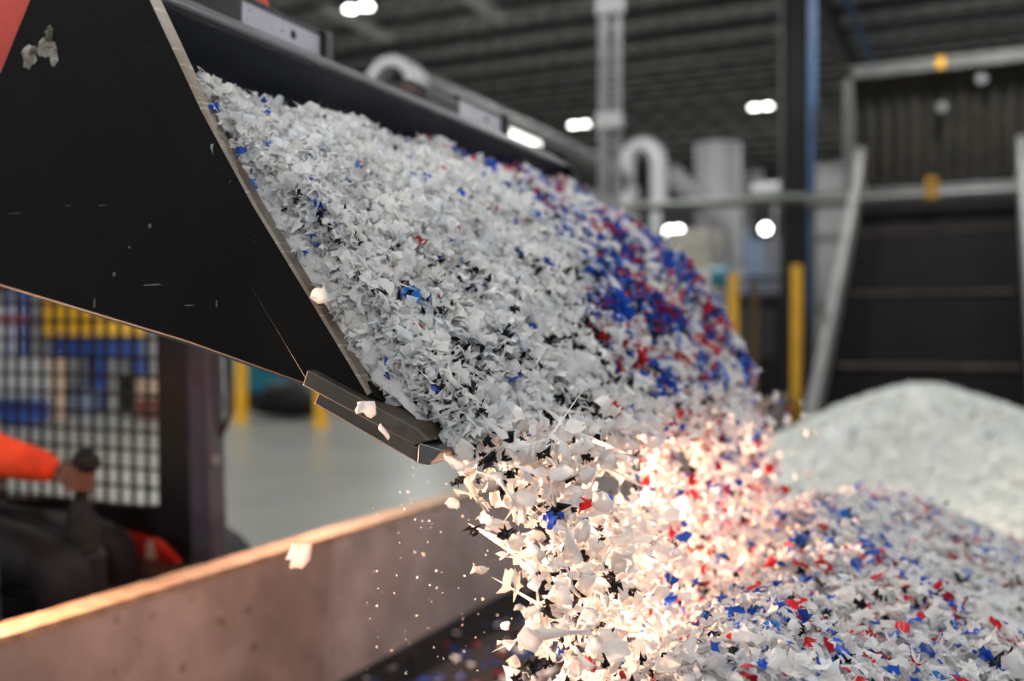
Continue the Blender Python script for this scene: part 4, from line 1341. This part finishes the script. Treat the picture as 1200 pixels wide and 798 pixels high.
# beige hopper
q = at(815, 330, 18)
t = thing('hopper', 'beige tapering hopper standing below the tall pale tank', 'hopper')
hp_ = MB()
def frustum(c, a, z0, b_, z1):
    hp_.add([(c.x - a, c.y - a, z0), (c.x + a, c.y - a, z0), (c.x + a, c.y + a, z0), (c.x - a, c.y + a, z0), (c.x - b_, c.y - b_, z1), (c.x + b_, c.y - b_, z1), (c.x + b_, c.y + b_, z1), (c.x - b_, c.y + b_, z1)],
            [(0, 3, 2, 1), (4, 5, 6, 7), (0, 1, 5, 4), (1, 2, 6, 5), (2, 3, 7, 6), (3, 0, 4, 7)])
frustum(q, 0.75, 1.2, 0.40, 2.5)
frustum(q, 0.40, 2.5, 0.42, 3.2)
hp_.build('body', M['beige'], t, 0.02)
for sx2 in (-1, 1):
    for sy2 in (-1, 1):
        MB().bar((q.x + 0.7 * sx2, q.y + 0.7 * sy2, 0), (q.x + 0.7 * sx2, q.y + 0.7 * sy2, 1.25), 0.1).build('leg', M['lightgrey'], t)
# platform with the green grey rail across
q0, q1 = at(655, 246, 15), at(935, 238, 15)
t = thing('guard_rail', 'green grey rail crossing in front of the tanks and elbow', 'rail')
ry = at(800, 240, 16).y
xa, xb = -5.9, -2.3
MB().tube([(xa, ry, 3.42), (xb, ry, 3.42)], 0.075, 10).build('rail', M['greenrail'], t)
for x_ in (xa, xb):
    MB().bar((x_, ry, 0), (x_, ry, 3.42), 0.08).build('post', M['greenrail'], t)
# white duct stub and work lights
q = at(908, 221, 19)
t = thing('duct_stub', 'white horizontal pipe stub left of the dark column', 'duct')
MB().tube([(q.x - 0.42, q.y, q.z), (q.x + 0.36, q.y, q.z)], 0.125, 16).build('pipe', M['whitestuff'], t)
MB().tube([(q.x + 0.33, q.y, q.z), (q.x + 0.39, q.y, q.z)], 0.16, 16).build('flange', M['galv'], t)
MB().bar((q.x, q.y, 0), (q.x, q.y, q.z), 0.07).build('stand', M['lightgrey'], t)
for (u, v, n_l, lb) in ((790, 271, 2, 'glowing white work light low on the machinery beside the elbow'), (897, 268, 1, 'glowing round work light left of the dark column')):
    q = at(u, v, 19.2)
    t = thing('work_light', lb, 'light')
    MB().lohi((q.x - 0.28, q.y + 0.03, q.z - 0.18), (q.x + 0.28, q.y + 0.12, q.z + 0.45)).build('back_box', M['darksteel'], t)
    for k in range(n_l):
        dx_ = (k - (n_l - 1) / 2) * 0.18
        MB().tube([(q.x + dx_, q.y + 0.03, q.z), (q.x + dx_, q.y - 0.02, q.z)], 0.085, 14).build('lens', M['lamp'], t)
    MB().bar((q.x, q.y + 0.1, 0), (q.x, q.y + 0.1, q.z), 0.07).build('stand', M['lightgrey'], t)
q = at(892, 300, 20)
t = thing('control_cabinet', 'grey blue control cabinet below the round work light', 'cabinet')
MB().lohi((q.x - 0.30, q.y - 0.2, 0), (q.x + 0.30, q.y + 0.2, 3.45)).build('body', M['greyblue'], t, 0.02)
MB().lohi((q.x - 0.55, q.y - 0.15, 2.3), (q.x + 0.55, q.y + 0.3, 2.55)).build('shelf', M['whitestuff'], t)
q = at(844, 325, 14.0)
t = thing('teal_motor', 'small teal motor on a stand beside the yellow fence post', 'motor')
MB().tube([(q.x - 0.12, q.y, q.z), (q.x + 0.12, q.y, q.z)], 0.15, 16).build('body', M['teal'], t)
MB().bar((q.x, q.y, 0), (q.x, q.y, q.z - 0.1), 0.14).build('stand', M['lightgrey'], t)
q = at(975, 260, 18)
t = thing('filter_tower', 'mottled grey filter tower between the dark column and the belt', 'filter')
MB().lohi((q.x - 0.42, q.y - 0.3, 0.4), (q.x + 0.36, q.y + 0.3, 4.4)).build('body', M['lightgrey'], t, 0.03)
for k in range(3):
    MB().lohi((q.x - 0.36, q.y - 0.34, 0.6 + k * 1.25), (q.x + 0.30, q.y - 0.3, 1.7 + k * 1.25)).build('door', M['galvlight'], t, 0.01)
for dx_ in (-0.36, 0.30):
    MB().bar((q.x + dx_, q.y, 0), (q.x + dx_, q.y, 0.42), 0.1).build('leg', M['darksteel'], t)
# yellow posted machine guard fence
t = thing('guard_fence', 'machine guard fence of dark mesh between yellow posts beyond the wall', 'fence')
fy_ = 12.85
MB().lohi((-2.95, fy_ - 0.06, 0), (-2.83, fy_ + 0.06, 2.12)).build('post', M['yellow'], t, 0.01)
MB().lohi((-2.16, fy_ - 0.06, 0), (-2.04, fy_ + 0.06, 2.20)).build('post', M['yellow'], t, 0.01)
MB().lohi((-3.1, fy_ + 2.0, 0), (-3.0, fy_ + 2.1, 2.10)).build('post', M['dimyellow'], t, 0.01)
b = MB()
x_ = -2.83
while x_ < -2.16:
    b.bar((x_, fy_, 0.12), (x_, fy_, 2.05), 0.012)
    x_ += 0.05
z_ = 0.15
while z_ < 2.05:
    b.bar((-2.83, fy_, z_), (-2.16, fy_, z_), 0.012)
    z_ += 0.10
b.build('mesh_panel', M['darksteel'], t)
MB().bar((-2.83, fy_, 2.05), (-2.16, fy_, 2.05), 0.05).build('panel_rail', M['darksteel'], t)
MB().bar((-2.83, fy_, 0.12), (-2.16, fy_, 0.12), 0.05).build('panel_rail', M['darksteel'], t)
q = at(890, 400, 15.5)
t = thing('dark_machine', 'low dark machine housing standing behind the guard fence', 'machine')
MB().lohi((q.x - 0.95, q.y - 0.3, 0), (q.x + 0.42, q.y + 0.6, 1.95)).build('body', M['darksteel'], t, 0.03)
MB().lohi((q.x - 0.8, q.y - 0.34, 1.0), (q.x + 0.3, q.y - 0.3, 1.7)).build('hatch', M['joist'], t, 0.01)

# ------------------------------------------------------------------ far left side of the hall, seen through the cab screen
q = at(110, 380, 18)
t = thing('press_machine', 'yellow topped machine on a blue frame seen through the cab screen', 'machine')
MB().lohi((q.x - 0.70, q.y - 0.5, 1.32), (q.x + 0.72, q.y + 0.6, 2.15)).build('hood', M['yellow'], t, 0.03)
MB().lohi((q.x - 0.60, q.y - 0.45, 0.95), (q.x + 0.68, q.y + 0.5, 1.30)).build('deck', M['blue'], t, 0.01)
for dx_ in (-0.50, 0.56):
    for dy_ in (-0.4, 0.45):
        MB().bar((q.x + dx_, q.y + dy_, 0), (q.x + dx_, q.y + dy_, 0.96), 0.20).build('leg', M['blue'], t)
MB().bar((q.x - 0.5, q.y - 0.4, 0.35), (q.x + 0.56, q.y - 0.4, 0.35), 0.12).build('stretcher', M['blue'], t)
q = at(30, 400, 19.5)
t = thing('storage_rack', 'grey storage rack with orange beam seen at far left through the screen', 'rack')
for dx_ in (-1.1, 0.5):
    for dy_ in (-0.45, 0.45):
        MB().bar((q.x + dx_, q.y + dy_, 0), (q.x + dx_, q.y + dy_, 3.4), 0.09).build('upright', M['blue'], t)
for z_ in (1.62, 2.6):
    for dy_ in (-0.5, 0.45):
        MB().bar((q.x - 1.15, q.y + dy_, z_), (q.x + 0.55, q.y + dy_, z_), 0.06, 0.13).build('beam', M['red'], t)
    MB().lohi((q.x - 1.1, q.y - 0.45, z_ + 0.065), (q.x + 0.5, q.y + 0.45, z_ + 0.09)).build('shelf', M['galv'], t)
def crate(u, v_bot, s, w_, h_, dep_, m, name, label, cat, z0=0.0):
    q_ = at(u, 400, s)
    t_ = thing(name, label, cat)
    MB().lohi((q_.x - w_ / 2, q_.y - dep_ / 2, z0 + 0.0), (q_.x + w_ / 2, q_.y + dep_ / 2, z0 + h_)).build('body', m, t_, 0.02)
    MB().lohi((q_.x - w_ / 2 - 0.02, q_.y - dep_ / 2 - 0.02, z0 + h_ * 0.9), (q_.x + w_ / 2 + 0.02, q_.y + dep_ / 2 + 0.02, z0 + h_)).build('rim', m, t_, 0.01)
    return t_
crate(182, 480, 15.8, 0.46, 0.30, 0.4, M['redbrown'], 'red_crate', 'red brown crate on the floor by the cab post', 'crate', 0.02)
crate(30, 470, 17, 0.9, 0.95, 0.7, M['whitestuff'], 'wrapped_pallet', 'white wrapped pallet load low at the far left', 'pallet')
crate(97, 465, 16.6, 0.40, 0.42, 0.35, M['greyblue'], 'grey_blue_bin', 'grey blue bin under the yellow topped machine', 'bin')
crate(163, 440, 17.5, 0.5, 0.62, 0.5, M['cardboard'], 'tan_sack', 'tan sack load standing left of the cab post', 'sack')
crate(150, 470, 16.6, 0.22, 0.65, 0.2, M['darksteel'], 'black_bin', 'small black bin beside the tan sacks', 'bin')
crate(18, 470, 15.2, 0.9, 0.36, 0.5, M['blue'], 'blue_pallet_box', 'dark blue low box at the far left of the floor', 'box')
crate(68, 420, 15.9, 0.2, 1.0, 0.2, M['cardboard'], 'tan_post', 'tan upright carton left of the blue frame', 'carton')
crate(255, 460, 19, 0.5, 0.7, 0.5, M['whitestuff'], 'white_drum', 'pale load just right of the cab post', 'load')
crate(-10, 400, 21, 1.2, 2.0, 0.8, M['whitestuff'], 'white_cabinet', 'tall white cabinet behind the storage rack', 'cabinet')
q = at(45, 360, 23)
t = thing('grey_partition', 'light grey partition panels behind the machines at far left', 'partition')
for k in range(6):
    MB().lohi((q.x - 4 + k * 1.62, q.y + 2.0, 0), (q.x - 4 + k * 1.62 + 1.58, q.y + 2.08, 3.2)).build('panel', M['wallwhite'], t, 0.01)
q = at(322, 450, 18)
t = thing('teal_container', 'teal container on a dark skid below the bucket', 'container')
MB().lohi((q.x - 0.62, q.y - 0.5, 0.32), (q.x + 0.9, q.y + 0.6, 1.45)).build('body', M['teal'], t, 0.04)
for k in range(6):
    MB().lohi((q.x - 0.55 + k * 0.24, q.y - 0.53, 0.40), (q.x - 0.49 + k * 0.24, q.y - 0.5, 1.40)).build('rib', M['teal'], t)
MB().lohi((q.x - 0.62, q.y - 0.6, 0.0), (q.x + 1.0, q.y + 0.5, 0.31)).build('skid', M['darksteel'], t, 0.02)
q = at(335, 470, 15.8)
t = thing('tarp_bundle', 'dark bundle lying in front of the teal container', 'bundle')
MB().tube([(q.x - 0.6, q.y, 0.16), (q.x - 0.2, q.y - 0.05, 0.30), (q.x + 0.3, q.y, 0.34), (q.x + 0.75, q.y, 0.18)], [0.10, 0.28, 0.32, 0.12], 14).build('body', M['darksteel'], t)
MB().tube([(q.x + 0.1, q.y, 0.02), (q.x + 0.1, q.y, 0.02 + 0.66)], [0.05, 0.03], 8).build('strap', M['rubber'], t)
def bollard(px_, py_, h_, label):
    t_ = thing('bollard', label, 'bollard')
    MB().cyl((px_, py_, 0), 0.095, h_, 18).build('post', M['yellow'], t_)
    MB().tube([(px_, py_, h_), (px_, py_, h_ + 0.03), (px_, py_, h_ + 0.05)], [0.095, 0.07, 0.01], 18).build('cap', M['yellow'], t_)
    MB().cyl((px_, py_, 0), 0.15, 0.012, 18).build('base_plate', M['yellow'], t_)
    return t_
bollard(-10.2, 11.96, 1.05, 'yellow bollard standing right of the cab post')
bollard(-8.67, 11.89, 1.05, 'yellow bollard half hidden below the bucket edge')
